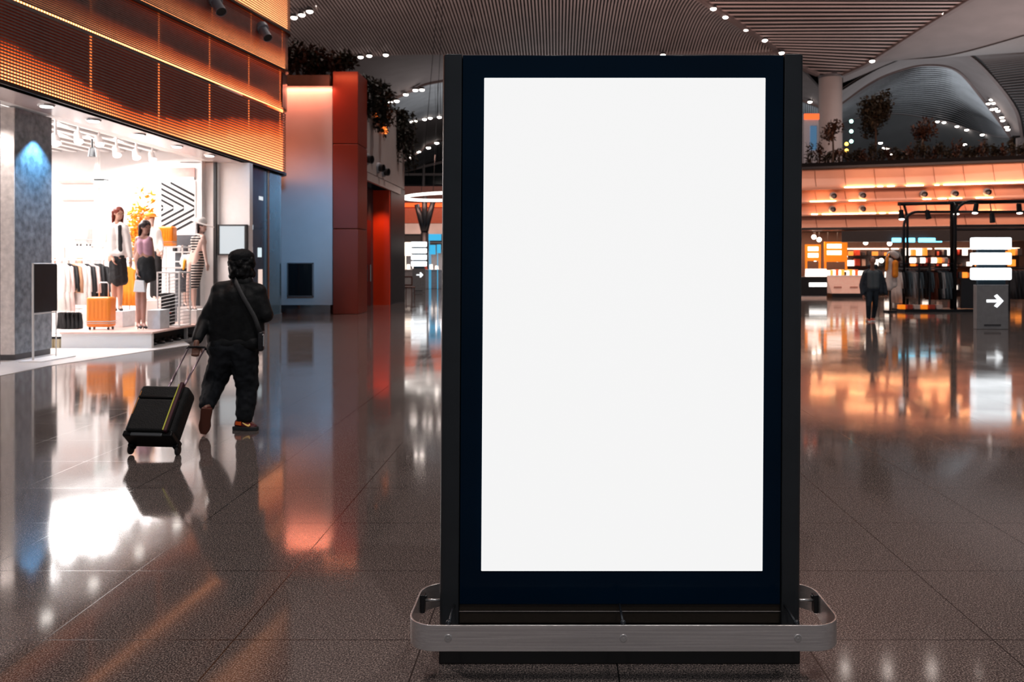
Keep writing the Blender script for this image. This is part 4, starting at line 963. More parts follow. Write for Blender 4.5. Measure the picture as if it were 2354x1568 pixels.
def suitcase(x0, x1, py0, py1, Y, d, m, label, hpy=None, wheels=True, base=None, bandm=None):
    z1_ = ZP(py0, Y); z0_ = ZP(py1, Y) if base is None else base; xa, xb = XP(x0, Y), XP(x1, Y)
    t = thing('hardshell_suitcase', label, 'suitcase', ((xa+xb)/2, Y+d/2, z0_)); wz = .05 if wheels else 0
    B().bb(xa, xb, Y, Y+d, z0_+wz, z1_).out('shell', m, t, bevel=.045)
    b = B(); n = 6
    for i in range(1, n): b.bb(xa+(xb-xa)*i/n-.006, xa+(xb-xa)*i/n+.006, Y-.006, Y+.004, z0_+wz+.16, z1_-.07)
    b.out('ridges', m, t, bevel=.003)
    B().bb(xa-.004, xb+.004, Y-.005, Y+d+.004, z0_+wz+.10, z0_+wz+.118).bb(xa-.004, xb+.004, Y-.005, Y+d+.004, z0_+wz+.065, z0_+wz+.075).out('band', bandm or CHROME, t)
    if wheels:
        for a in (xa+.05, xb-.05):
            for q in (Y+.05, Y+d-.05): B().cyl((a-.012, q, z0_+.026), (a+.012, q, z0_+.026), .026, n=14).out('wheel', BLACK, t)
    if hpy:
        hz_ = ZP(hpy, Y); c = (xa+xb)/2+.02; w2 = .09
        B().tube([(c-w2, Y+d*.7, z1_-.02), (c-w2, Y+d*.7, hz_-.03), (c-w2+.03, Y+d*.7, hz_), (c+w2-.03, Y+d*.7, hz_), (c+w2, Y+d*.7, hz_-.03), (c+w2, Y+d*.7, z1_-.02)], .012).out('pull_handle', WARMWHITE, t, smooth=True)
    return t
ORG = mat('orange_shell', (.85, .24, .03), .3, namt=.04)
suitcase(197, 252, 683, 755, 16.15, .26, ORG, 'orange hard-shell suitcase with raised handle on the front platform', 650, base=pz)
GRS = mat('grey_shell', (.42, .41, .4), .35)
suitcase(170, 202, 522, 566, 20.3, .25, GRS, 'light grey hard-shell suitcase on the high shelf left of the mannequins', 504, base=ZP(566, 20.3))
suitcase(361, 396, 520, 566, 20.3, .28, mat('orange_shell_bright', (.95, .25, .01), .35), 'orange suitcase on the high shelf behind the mannequins', None, False, base=ZP(566, 20.3))
# shelf unit left
def shelf(x0, x1, Y, d, levels, label, m=WHITE, posts=True):
    xa, xb = XP(x0, Y), XP(x1, Y); t = thing('shelf_unit', label, 'shelf', ((xa+xb)/2, Y+d/2, 0))
    for z in levels: B().bb(xa, xb, Y, Y+d, z-.035, z-.001).out('shelf_board', m, t, bevel=.003)
    if posts:
        for x in (xa+.015, xb-.015):
            for y in (Y+.015, Y+d-.015): B().bb(x-.015, x+.015, y-.015, y+.015, 0, max(levels)+.02).out('post', BLACK if m is not WHITE else WARMWHITE, t)
    return t
zs = ZP(566, 20.3)
shelf(120, 212, 20.2, .5, [zs, zs-.42, zs-1.0], 'white shelf unit behind the clothes rail carrying a grey suitcase')
shelf(358, 420, 20.2, .5, [zs, zs-.5], 'white shelf behind the mannequins carrying an orange suitcase')
dk = thing('dark_cabinet', 'dark grey shelving cabinet below the chevron wall panel', 'cabinet', (XP(420, 21), 21.1, 0))
B().bb(XP(398, 20.9), XP(447, 20.9), 21.0, 21.38, 0, ZP(540, 20.9)).out('body', mat('cabinet_grey', (.09, .1, .115), .4), dk)
for pz_ in (578, 600, 640): B().bb(XP(398, 20.9), XP(447, 20.9), 20.95, 21.3, ZP(pz_, 20.9)-.03, ZP(pz_, 20.9)).out('shelf_board', WHITE, dk)
for i, (px, py, c) in enumerate(((126, 590, (.7, .3, .2)), (140, 589, (.75, .7, .68)), (156, 588, (.6, .55, .5)), (172, 590, (.8, .75, .72)), (188, 589, (.65, .3, .2)), (202, 588, (.75, .7, .66)))):
    Y = 20.4; o = B().box((XP(px, Y), Y, zs-.42+.07), (.12, .25, .14)).out('folded_stack', mat('stack_%d' % i, c, .8), org=(XP(px, Y), Y, zs-.42), bevel=.02); tag(o, 'folded garment lying on the white shelf unit under the grey suitcase', 'folded clothes', 'folded clothes on the shelf unit')
for i, px in enumerate((404, 416, 430, 440)):
    Y = 21.05; o = B().box((XP(px, Y), Y, ZP(578, 20.9)+.075), (.09, .2, .15)).out('accessory_bag', mat('acc_%d' % i, ((.02, .02, .02), (.5, .5, .52), (.05, .05, .06), (.7, .6, .55))[i], .5), org=(XP(px, Y), Y, ZP(578, 20.9)), bevel=.02); tag(o, 'small accessory bag on the dark cabinet below the chevron panel', 'bag', 'bags on the dark cabinet')
# clothes rail
YR = 17.55
def garment(px, w_, zt, zb_, m, ang=-.6, Y=YR, name='hanging_garment', flare=1.25, label='', cat='garment', group=None, sleeves=True, x=None):
    x = XP(px, Y) if x is None else x; b = B(); n = 10; rows = []
    L_ = zt-zb_
    for j, (t, ww) in enumerate(((0, .22), (.03, .55), (.09, .98), (.25, .9), (.6, (flare+.9)/2), (1, flare))):
        r = []
        for k in range(n+1):
            u = k/n*2-1; r.append((u*w_/2*ww, .014*math.sin(k*2.3+j)*t*2, zt-L_*t-(.02*abs(u) if j == 1 else 0)))
        rows.append(r)
    b.grid(rows)
    if sleeves:
        for s_ in (-1, 1): b.grid([[(s_*w_*.44, 0, zt-.05), (s_*w_*.52, 0, zt-.07)], [(s_*w_*.50, 0, zt-.35), (s_*w_*.62, 0, zt-.35)], [(s_*w_*.52, .01, zt-.58), (s_*w_*.62, .01, zt-.58)]])
    b.xf(Matrix.Translation((x, Y, 0)) @ Matrix.Rotation(ang, 4, 'Z'))
    t = thing(name, label, cat, (x, Y, zt), group)
    b.out('cloth', m, t, smooth=True, solid=.03)
    B().tube([V((x, Y, zt-.01)), V((x, Y, zt+.03)), V((x+.018, Y, zt+.055)), V((x, Y, zt+.075)), V((x-.015, Y, zt+.06))], .004, 6).out('hanger', CHROME, t)
    return t
rk = thing('clothes_rail', 'white clothes rail full of light and black garments beside the stone pillar', 'clothes rack', (XP(180, YR), YR, 0))
xa, xb = XP(118, YR), XP(240, YR); zr = ZP(598, YR)
B().cyl((xa, YR, zr), (xb, YR, zr), .015).out('rail', CHROME, rk)
for x in (xa, xb-.02): B().cyl((x, YR, .03), (x, YR, zr), .015).bb(x-.02, x+.02, YR-.3, YR+.3, 0, .03).out('post', WARMWHITE, rk)
B().bb(xa, xb, YR-.02, YR+.02, .10, .13).out('lower_bar', WARMWHITE, rk)
PKW = mat('pinkish_cloth', (.78, .6, .56), .8); TAN = mat('tan_cloth', (.5, .27, .16), .8)
cols = [(128, WHC, .95, 'white'), (139, WHC, .98, 'white'), (149, PKW, .98, 'pale pink'), (160, BLK, .55, 'black'), (168, TAN, .6, 'tan'), (178, WHC, .85, 'white'), (188, WHC, .85, 'white'), (199, BLK, .75, 'black'), (209, PKW, .6, 'pale pink'), (220, BLK, .7, 'black'), (230, BLK, .75, 'black')]
cn = {}
for px, m, L_, nm in cols:
    garment(px, .50, zr-.075, zr-.075-L_, m, -.42, label='%s garment hanging on the rail beside the stone pillar' % nm, group='%s garments on the shop rail' % nm)
for i, px in enumerate((143, 152, 162, 171, 181)):
    garment(px, .3, .55, .20, BLK, -.6, Y=YR+.12, label='short black garment hanging low under the clothes rail', group='low black garments under the rail', sleeves=False, flare=1.05)
B().cyl((XP(134, YR+.12), YR+.12, .625), (XP(190, YR+.12), YR+.12, .625), .01).out('low_rail', CHROME, rk)
for i, px in enumerate((118, 134)):
    p = G(px, 800); t = thing('gift_box', 'small cream box with black lid at the platform foot, %s' % ('next to the pillar' if i == 0 else 'next to the platform corner'), 'box', (p.x, p.y, 0))
    B().bb(p.x-.045, p.x+.045, p.y-.05, p.y+.05, 0, .17).out('carton', mat('cream_card', (.5, .42, .28), .7), t); B().bb(p.x-.048, p.x+.048, p.y-.053, p.y+.053, .17, .21).out('lid', BLK, t)
# golden plume plant
PLM = mat('golden_plumes', (.95, .42, .02), .6, nscale=6, namt=.3)
gp = thing('plume_plant', 'bright golden-orange feathery dried plant between the mannequins', 'dried plant', (XP(318, 19.6), 19.6, 0))
B().cyl((XP(318, 19.6), 19.6, 0), (XP(318, 19.6), 19.6, .75), .16, .22, 20).out('vase', WARMWHITE, gp, smooth=True)
b = B(); rng = random.Random(3)
for i in range(22):
    base = V((XP(318, 19.6), 19.6, .75)); tip = P(rng.uniform(292, 352), rng.uniform(452, 560), 19.6+rng.uniform(-.3, .3))
    pts = [base.lerp(tip, t)+V((0, 0, .25*math.sin(t*3.1))) for t in (0, .3, .6, .8, 1)]; b.tube(pts, .006, 5)
    for k in range(46):
        p = base.lerp(tip, rng.uniform(.55, 1.05))+V((0, 0, .1)); d = V((rng.uniform(-1, 1), rng.uniform(-1, 1), rng.uniform(-.6, .8))).normalized()*rng.uniform(.10, .2); n_ = d.cross(V((rng.random(), rng.random(), 1))).normalized()*.03
        vs = [b.b.verts.new(q) for q in (p, p+d*.5+n_, p+d, p+d*.5-n_)]; b.b.faces.new(vs)
b.out('plumes', PLM, gp)
B().cyl((XP(298, 18.4), 18.4, pz), (XP(298, 18.4), 18.4, 1.575), .012).out('post', CHROME, garment(298, .3, 1.5, .65, mat('orange_cloth', (.9, .28, .015), .7), -.2, Y=18.4, label='orange garment on a post behind the two front mannequins', sleeves=False))
# wall decoration
Yb = 21.36
ch = thing('chevron_panel', 'white wall panel with bold black chevron stripes at the back of the shop', 'wall panel', (XP(410, Yb), Yb, ZP(480, Yb)))
xa, xb, za, zb = XP(368, Yb), XP(449, Yb), ZP(540, Yb), ZP(416, Yb)
B().bb(xa, xb, Yb-.01, Yb+.03, za, zb).out('board', WHITE, ch)
b = B(); zm = ZP(478, Yb)
for i in range(-2, 9):
    for s_ in (1, -1):
        # bar from the centre line outwards
        x0_ = xb-.02-.26*i; z0_ = zm+s_*.03; x1_ = x0_-1.15; z1_ = z0_+s_*.62
        t0, t1 = 0.0, 1.0
        pts = []
        for t in [k/40 for k in range(41)]:
            x = x0_+(x1_-x0_)*t; z = z0_+(z1_-z0_)*t
            if xa+.02 < x < xb-.01 and za+.02 < z < zb-.04: pts.append((x, z))
        if len(pts) > 2:
            (p0x, p0z), (p1x, p1z) = pts[0], pts[-1]; b.prism([(p0x, Yb-.016, p0z-.032), (p1x, Yb-.016, p1z-.032), (p1x, Yb-.016, p1z+.032), (p0x, Yb-.016, p0z+.032)], (0, .006, 0))
b.out('stripes', BLK, ch)
o = B().bb(XP(382, Yb), XP(448, Yb), Yb-.03, Yb+.02, ZP(411, Yb), ZP(386, Yb)).out('pink_board', mat('dusty_pink', (.5, .3, .27), .6), org=(XP(415, Yb), Yb, ZP(400, Yb))); tag(o, 'dusty pink board high on the back wall above the chevron panel', 'board')
struct(B().bb(XP(230, 21), XP(450, 21), 20.9, 21.0, ZP(414, 21), ZP(408, 21)).bb(XP(222, 21), XP(230, 21), 20.9, 21.0, 0, ZP(342, 21)).bb(XP(452, 21), XP(456, 21), 21.2, 21.4, 0, 4.3).out('trim_13', WHITE))
struct(B().bb(XP(118, 21), XP(208, 21), 21.3, 21.4, ZP(418, 21), ZP(412, 21)).bb(XP(122, 21), XP(205, 21), 21.3, 21.4, ZP(458, 21), ZP(452, 21)).bb(XP(205, 21), XP(210, 21), 21.3, 21.4, 0, ZP(412, 21)).out('trim_14', mat('pink_trim', (.75, .5, .45), .6)))
t = thing('ceiling_sensor', 'small pale box hanging on the white post inside the shop', 'sensor box', P(233, 422, 20.8))
B().bb(XP(220, 20.8), XP(246, 20.8), 20.7, 20.88, ZP(433, 20.8), ZP(415, 20.8)).out('casing', mat('sensor_grey', (.45, .52, .52), .4), t, bevel=.01)
B().bb(XP(222, 20.8), XP(245, 20.8), 20.68, 20.9, ZP(415, 20.8), ZP(412, 20.8)).out('lid', BLACK, t)
# track lights
for i, (px, py, c) in enumerate(((128, 322, 0), (180, 318, 0), (212, 352, 1), (228, 325, 0), (268, 350, 0), (313, 356, 0), (350, 361, 0))):
    X = -9.25 if not c else -10.4; Y = X*FPX/(px-VX); p = V((X, Y, ZP(py, Y)))
    t = thing('track_light', ['white track spotlight nearest the stone pillar', 'white track spotlight, second from the stone pillar', 'small black spotlight hanging among the white track lights', 'white track spotlight, third of the white ones from the pillar', 'white track spotlight, fourth of the white ones from the pillar', 'white track spotlight, second nearest the end wall', 'white track spotlight nearest the end wall'][i], 'spotlight', (X, Y, 4.36))
    mm = BLACK if c else WARMWHITE
    B().cyl((X, Y, p.z+.08), (X, Y, 4.36), .022).out('stem', mm, t)
    d = V((-.5, .3, -.8)).normalized()*(1 if i % 2 else 1); d = V((.35, -.35, -.85)).normalized() if not c else V((0, 0, -1))
    B().cyl(p-d*.12, p+d*.08, .06, .085, 18).out('head', mm, t, smooth=False)
    if not c: B().ell(p+d*.082, (.08, .08, .03), d.to_track_quat('Z', 'Y').to_matrix()).out('lens', glow('track_lens', (1, .96, .94), 5), t, smooth=True)
struct(B().bb(-9.28, -9.22, 9.3, 21.2, 4.34, 4.37).out('trim_15', WHITE))

# ---------------- easel sign ----------------
es = thing('floor_sign', 'white-framed floor sign with dark panel standing before the stone pillar', 'floor sign', (-8.45, 13.7, 0))
pa, pb = V((-8.50, 13.55, 0)), V((-8.22, 14.0, 0)); pa = V((XP(76, 13.6), 13.6, 0)); pb = V((XP(129, 14.15), 14.15, 0))
d = (pb-pa).normalized(); nn = V((d.y, -d.x, 0))
zt, zb_ = ZP(608, 13.6), ZP(719, 13.6)
b = B().prism([pa+V((0, 0, zb_)), pb+V((0, 0, zb_)), pb+V((0, 0, zt)), pa+V((0, 0, zt))], nn*.02).out('panel', mat('sign_panel', (.012, .015, .02), .5, nscale=6, namt=.3), es)
b = B(); b.cyl(pa, pa+V((0, 0, zt+.02)), .016).out('post', WHITE, es); B().cyl(pb, pb+V((0, 0, zt+.02)), .009).out('post', WHITE, es)
B().cyl(pa+V((0, 0, zt+.01)), pb+V((0, 0, zt+.01)), .01).cyl(pa+V((0, 0, zb_-.02)), pb+V((0, 0, zb_-.02)), .01).out('crossbar', WHITE, es)
ce = (pa+pb)/2+nn*.05
B().prism([ce-d*.42-nn*.2, ce+d*.42-nn*.2, ce+d*.42+nn*.2, ce-d*.42+nn*.2], (0, 0, .025)).out('base', WHITE, es, bevel=.005)
# ---------------- plants ----------------
LEAF = mat('leaf_dark', (.016, .014, .007), .6, nscale=3, namt=.5)
LEAFR = mat('leaf_rust', (.04, .016, .008), .6, nscale=3, namt=.5)
BARK = mat('bark', (.03, .018, .012), .8)
def leaves(b, c, r, n, size, rng, hang=0, long=2.0):
    for _ in range(n):
        d = V((rng.gauss(0, 1), rng.gauss(0, 1), rng.gauss(0, 1))).normalized()*rng.random()**.4
        p = c+V((d.x*r[0], d.y*r[1], d.z*r[2])); a = V((rng.gauss(0, 1), rng.gauss(0, 1), rng.gauss(.2, .8)-hang)).normalized()*size*rng.uniform(.6, 1.3)
        s = a.cross(V((rng.random()-.5, rng.random()-.5, .7))).normalized()*size/long*.5
        q = [b.b.verts.new(x) for x in (p, p+a*.5+s+V((0, 0, size*.06)), p+a, p+a*.5-s)]; b.b.faces.new(q)
def plant(name, base, h, r, label, cat, group=None, n=160, size=.16, m=None, seed=0, tree=False, crown=None, hang=False, spread=None):
    rng = random.Random(seed*17+3); base = V(base); t = thing(name, label, cat, base, group); b = B(); st = B()
    if tree:
        top = base+V((0, 0, h)); cc = base+V((0, 0, h-crown)); st.tube([base, base.lerp(cc, .5)+V((.03, 0, 0)), cc, cc+V((0, 0, crown*.5))], [.05, .045, .04, .015], 7)
        for k in range(spread or 7):
            d = V((rng.uniform(-1, 1), rng.uniform(-1, 1), rng.uniform(-.8, .9))); q = cc+V((d.x*r*.55, d.y*r*.55, d.z*crown*.6))
            st.tube([cc-V((0, 0, crown*.4)), cc.lerp(q, .5)+V((0, 0, .05)), q], [.03, .02, .008], 5); leaves(b, q, (r*.55, r*.55, crown*.42), n//(spread or 7), size, rng)
    elif hang:
        for k in range(9):
            x = rng.uniform(-r, r); p = [base+V((x, rng.uniform(-.2, .2), 0)), base+V((x+rng.uniform(-.1, .1), -.15, .12)), base+V((x, -.1, -h*.5)), base+V((x+rng.uniform(-.15, .15), 0, -h*rng.uniform(.6, 1)))]
            st.tube(p, .012, 4)
            for j in range(8): leaves(b, p[1].lerp(p[3], j/8), (.16, .14, .16), n//72, size, rng, .8)
    else:
        for k in range(7):
            q = base+V((rng.uniform(-1, 1)*r, rng.uniform(-.6, .6)*r, h*rng.uniform(.45, .95))); st.tube([base+V((q.x-base.x, 0, 0))*.3, base.lerp(q, .5), q], [.02, .014, .006], 4)
            leaves(b, base.lerp(q, .75), (r*.5, r*.5, h*.3), n//7, size, rng)
    st.out('stem', BARK, t); b.out('foliage', m or LEAF, t); return t
# roof decks carrying the plants on the left
struct(B().bb(-10.5, -7.0, 26.3, 34.5, 6.8, 7.02).out('floor_roof_left', DKMETAL))
for i, (px, z, h, r, s) in enumerate(((672, 7.5, 1.35, .42, .17), (696, 7.4, 1.2, .5, .18), (722, 7.4, 1.1, .5, .18), (750, 7.35, 1.05, .5, .18), (777, 7.5, .95, .5, .17))):
    Y = 26.75; plant('roof_shrub', (XP(px, Y), Y, 7.03 if i < 4 else 7.66), h+.35 if i < 4 else .45, r, ['dark shrub touching the orange curved facade above the pale wall', 'dark shrub above the pale wall, second from the orange facade', 'dark shrub above the pale wall, third from the orange facade', 'dark shrub above the pale wall, beside the red column', 'dark low shrub on top of the red column'][i], 'shrub', 'roof shrubs beside the facade', 420, .2, [LEAF, LEAFR][i % 2], i)
struct(B().bb(px_-1.5, px_+.0, 27.2, 34.5, 7.3, 7.42).out('floor_roof_portal', DKMETAL))
for i, (Y, h, z) in enumerate(((27.6, 1.3, 7.55), (28.6, 1.6, 7.5), (29.8, 1.5, 7.5))):
    plant('hanging_plant', (px_+.12, Y, 7.42), h, .32, 'dark hanging plant over the portal wall, %s' % ['next to the red column', 'middle of the three', 'above the glowing arc'][i], 'hanging plant', 'hanging plants on the portal', 620, .2, LEAF, 20+i, hang=True)
for i, (Y, h) in enumerate(((33.0, 2.0), (34.2, 2.3))):
    plant('hanging_plant', (px_+.12, Y, 7.35), h, .3, 'long trailing dark plant at the far end of the portal wall, %s' % ('the nearer' if i == 0 else 'the farther'), 'hanging plant', None, 620, .2, LEAF, 30+i, hang=True)

# ---------------- building on the right ----------------
def YW(px): return 40-3*(px-1856)/498
xsr = [1560+30*i for i in range(36)]
SAL = mat('salmon_panel', (.74, .42, .31), .45, nscale=.35, namt=.16)
levels = [(6.02, 4.98), (4.96, 4.36), (4.34, 3.76), (3.74, 3.08)]
for i, (zt, zb_) in enumerate(levels):
    rows = []
    for t in (0, .12, .3, .55, .8, 1):
        z = zt+(zb_-zt)*t; off = .30*(t**2)    # each tier swells towards its lower ledge
        rows.append([(XP(px, YW(px))-.0, YW(px)-off-.05*i, z) for px in xsr])
    struct(B().grid(rows).out('wall_tier_%d' % (i+1), SAL, smooth=True, solid=.05))
    b = B()
    for px in range(1600, 2560, 68): b.cyl((XP(px, YW(px)), YW(px)-.02-.05*i, zt-.02), (XP(px, YW(px)), YW(px)-.315-.05*i, zb_+.02), .012, n=4)
    struct(b.out('trim_%d' % (40+i), mat('seam', (.25, .1, .07), .6)))
    # ledge holding the light strips
    b = B(); path = [(XP(px, YW(px)), YW(px)-.36-.05*i, zb_) for px in xsr]
    b.strip(path, [(-.35, -.03), (.10, -.03), (.10, .03), (.085, .03), (.085, 0), (-.35, 0)])
    struct(b.out('trim_%d' % (20+i), mat('ledge', (.5, .27, .2), .45)))
STRO = glow('led_orange', (1, .46, .2), 34)
segs = [(0, 1935, 2002), (0, 2010, 2022), (0, 2032, 2048), (0, 2075, 2114), (0, 2140, 2150), (0, 2160, 2354), (1, 1856, 1914), (1, 1944, 1982), (1, 2112, 2130), (1, 2146, 2165), (1, 2172, 2200), (1, 2232, 2270), (2, 1858, 1872), (2, 1882, 2004), (2, 2012, 2026), (2, 2034, 2064), (2, 2100, 2180), (2, 2230, 2290), (3, 1856, 1990), (3, 2032, 2068), (3, 2110, 2200)]
for k, (i, a, c_) in enumerate(segs):
    n = max(2, int((c_-a)/12)); z = levels[i][1]+.03
    path = [(XP(px, YW(px)), YW(px)-.40-.05*i, z) for px in [a+(c_-a)*j/n for j in range(n+1)]]
    o = B().strip(path, [(-.02, -.02), (.03, -.02), (.03, .035), (-.02, .035)]).out('light_strip', STRO, org=path[0])
    tag(o, 'glowing orange light strip on the %s ledge of the salmon tiered wall' % ['topmost', 'second', 'third', 'lowest'][i], 'light strip', 'light strips on the %s ledge' % ['topmost', 'second', 'third', 'lowest'][i])
area('tier_fill', (17, 30, 8.5), (0.02, 1, -.42), 14, 850, (1, .5, .33), 1.0)  # unseen area light added to brighten the whole salmon wall
for k, (px, py) in enumerate(((1915, 450), (1982, 449), (2123, 446), (2194, 445), (2269, 441), (1913, 481), (1982, 480))):
    Y = YW(px)-.28; nozzle((XP(px, Y), Y, ZP(py, Y)), (0, -1, -.15), .17, 'dark round air nozzle on the salmon wall, %s' % ['upper row, nearest the display', 'upper row, second from the display', 'upper row, middle one', 'upper row, fourth from the display', 'upper row, farthest right', 'lower row, nearest the display', 'lower row, second from the display'][k], 'nozzles on the salmon wall')
# planter rim and roof deck
path = [(XP(px, YW(px)), YW(px)-.02, 6.12) for px in xsr]
struct(B().strip(path, [(-.5, -.13), (.15, -.13), (.15, .12), (-.5, .12)]).out('trim_24', mat('planter_rim', (.008, .008, .009), .9, spec=.05)))
struct(B().prism([(XP(xsr[0], 40), YW(xsr[0]), 5.95), (XP(xsr[-1], YW(xsr[-1])), YW(xsr[-1]), 5.95), (48, 60, 5.95), (10, 60, 5.95)], (0, 0, .1)).out('floor_roof_right', DKMETAL))
rng = random.Random(11); k = 0; px = 1862
while px < 2365:
    Y = YW(px)+.35; h = rng.choice((.8, .95, 1.1, 1.25, .9)); 
    plant('planter_shrub', (XP(px, Y), Y, 6.06), h, .24, 'small dark shrub in the planter along the roof edge of the salmon building', 'shrub', 'planter shrubs on the salmon building', 150, .17, [LEAF, LEAFR, LEAF][k % 3], 40+k); px += rng.uniform(15, 21); k += 1
for i, (px, ptop, cb, r, n, lb) in enumerate(((2012, 205, 316, .86, 3000, 'largest dense round-topped tree on the planted roof, in the middle'), (1914, 266, 326, .5, 420, 'small thin-leaved tree on the planted roof beside the pale column'), (2120, 262, 328, .6, 480, 'small sparse tree on the planted roof right of the dense tree'))):
    Y = 39.6; zt = ZP(ptop, Y); zc = ZP(cb, Y); plant('roof_tree', (XP(px, Y), Y, 6.06), zt-6.06, r, lb, 'tree', None, n, .2, [LEAF, LEAFR, LEAFR][i], 80+i, tree=True, crown=(zt-zc)*.62, spread=9 if i == 0 else 7)
# far lit shopfront seen beside the column
t = thing('distant_sign', 'distant lit panel with orange top and blue face left of the pale column', 'sign', P(1868, 330, 80))
B().bb(XP(1848, 80), XP(1882, 80), 80, 81, 0, ZP(262, 80)).out('panel', mat('distant_panel', (.4, .42, .46), .4), t)
B().bb(XP(1848, 80), XP(1882, 80), 79.8, 80, ZP(275, 80), ZP(262, 80)).out('light_band', glow('distant_orange', (1, .14, .03), 1.4), t)
B().bb(XP(1862, 80), XP(1876, 80), 79.8, 80, ZP(345, 80), ZP(290, 80)).out('blue_face', glow('distant_blue', (.1, .28, .5), .5), t)
for nm_, c_, L_ in (('greenish', (.5, 1, .9), ((1957, 279), (1957, 302), (1957, 325))), ('amber', (1, .55, .08), ((1946, 331), (1946, 346)))):
    t = thing('lamp_mast', 'slim distant mast with %s globe lamps right of the pale column' % nm_, 'lamp post', (XP(L_[0][0], 78), 78 if nm_ == 'amber' else 78.6, 0))
    B().cyl((XP(L_[0][0], 78), 78, 0), P(L_[0][0], L_[0][1], 78), .03).out('pole', DKMETAL, t)
    for px, py in L_: B().ell(P(px, py, 78), .16).out('globe', glow('globe_'+nm_, c_, 6), t, smooth=True)
# canopy band and shop interior under the tiers
CAN = mat('canopy_dark', (.018, .019, .022), .5)
path = [(XP(px, YW(px)), YW(px)-.9, 2.78) for px in xsr if px >= 1900]
struct(B().strip(path, [(-1.2, -.27), (.1, -.27), (.1, .22), (-1.2, .22)]).out('trim_25', CAN))
struct(B().prism([(XP(1560, 41.7), 41.7, 0), (XP(2600, 35.5), 43.0, 0), (XP(2600, 35.5), 43.2, 0), (XP(1560, 41.7), 41.9, 0)], (0, 0, 3.1)).out('wall_market_back', mat('market_wall', (.08, .045, .035), .7)))
struct(B().prism([(XP(1560, 41.7), 41.9, 3.08), (XP(2640, 35.5), 43, 3.08), (XP(2640, 35.2), 35.0, 3.08), (XP(1560, 41.7), 41, 3.08)], (0, 0, .1)).out('ceiling_market', CAN))
for x in (12.5, 15.5, 18.5, 21):
    area('market_light', (x, 40.4, 3.0), (0, .1, -1), 2.2, 130, (1, .55, .35), .6)
WARM = glow('warm_panel', (1, .80, .62), 2.6); ORF = mat('orange_frame', (.95, .28, .02), .4, emit=(1, .25, .01), es=.7)
Yk = 40.2
for i, (x0_, x1_, y0_, y1_) in enumerate(((1852, 1887, 562, 600), (1896, 1948, 556, 602))):
    t = thing('menu_board', ['orange-framed lit menu board nearest the display edge', 'wider orange-framed lit menu board above the pale food counter'][i], 'menu board', P((x0_+x1_)/2, (y0_+y1_)/2, Yk))
    B().bb(XP(x0_, Yk), XP(x1_, Yk), Yk, Yk+.12, ZP(y1_, Yk), ZP(y0_, Yk)).bb(XP(x0_, Yk), XP(x0_, Yk)+.08, Yk+.02, Yk+.1, 0, ZP(y1_, Yk)).bb(XP(x1_, Yk)-.08, XP(x1_, Yk), Yk+.02, Yk+.1, 0, ZP(y1_, Yk)).out('frame', ORF, t)
    for a in (0, 1): B().bb(XP(x0_+5, Yk), XP(x1_-14 if i else x1_-6, Yk), Yk-.03, Yk+.02, ZP(y0_+ (15 if a == 0 else 30), Yk), ZP(y0_+(5 if a == 0 else 20), Yk)).out('lit_panel', glow('menu_white', (1, .92, .82), 2.2), t)
# food counters
t = thing('food_counter', 'long pale pinkish food counter with glowing trays left of the distant walker', 'counter', (XP(1945, 38), 38.2, 0))
Yc = 38.0
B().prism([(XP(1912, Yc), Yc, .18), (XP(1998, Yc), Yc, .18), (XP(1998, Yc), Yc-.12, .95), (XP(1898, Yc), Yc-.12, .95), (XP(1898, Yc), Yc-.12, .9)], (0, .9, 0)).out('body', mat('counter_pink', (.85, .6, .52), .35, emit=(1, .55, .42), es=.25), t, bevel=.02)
B().bb(XP(1914, Yc), XP(1996, Yc), Yc+.05, Yc+.8, 0, .18).out('plinth', BLACK, t)
for px in (1925, 1962): B().bb(XP(px-9, Yc), XP(px+9, Yc), Yc-.06, Yc-.02, .42, .50).out('vent', mat('vent_pink', (.5, .25, .2), .5), t)
B().bb(XP(1898, Yc), XP(1998, Yc), Yc-.14, Yc+.8, .95, 1.0).out('top', WHITE, t)
t = thing('food_counter', 'dark food counter with a lit white band at the display edge', 'counter', (XP(1875, 37), 37.3, 0))
B().bb(XP(1790, 37), XP(1902, 37), 37, 37.9, .12, .95).out('body', BLACK, t, bevel=.02); B().bb(XP(1790, 37), XP(1901, 37), 37.05, 37.85, 0, .12).out('plinth', WHITE, t)
B().bb(XP(1860, 37), XP(1900, 37), 36.97, 37.0, ZP(659, 37), ZP(650, 37)).out('light_band', glow('counter_band', (1, .95, .9), 3), t)
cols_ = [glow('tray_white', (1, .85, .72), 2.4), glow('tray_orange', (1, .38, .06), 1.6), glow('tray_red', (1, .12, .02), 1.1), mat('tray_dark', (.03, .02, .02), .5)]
rng = random.Random(5)
for i in range(15):
    px = 1903+i*6.3; Y = 38.1; z = 1.0; s = rng.uniform(.07, .12); k = (0, 1, 0, 2, 0, 1, 3, 0, 1, 0, 2, 0, 0, 1, 0)[i]
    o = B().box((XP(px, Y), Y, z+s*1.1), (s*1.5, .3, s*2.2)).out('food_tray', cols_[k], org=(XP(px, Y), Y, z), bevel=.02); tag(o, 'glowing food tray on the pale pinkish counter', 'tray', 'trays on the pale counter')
for i in range(7):
    px = 1856+i*6.6; Y = 37.3; s = .11
    o = B().cyl((XP(px, Y), Y, .95), (XP(px, Y), Y, .95+.34), .10, .085, 14).out('glass_jar', glow('jar_glow', (1, .88, .78), 2.2), org=(XP(px, Y), Y, .95), bevel=.02); tag(o, 'glowing glass jar on the dark counter at the display edge', 'jar', 'jars on the dark counter')
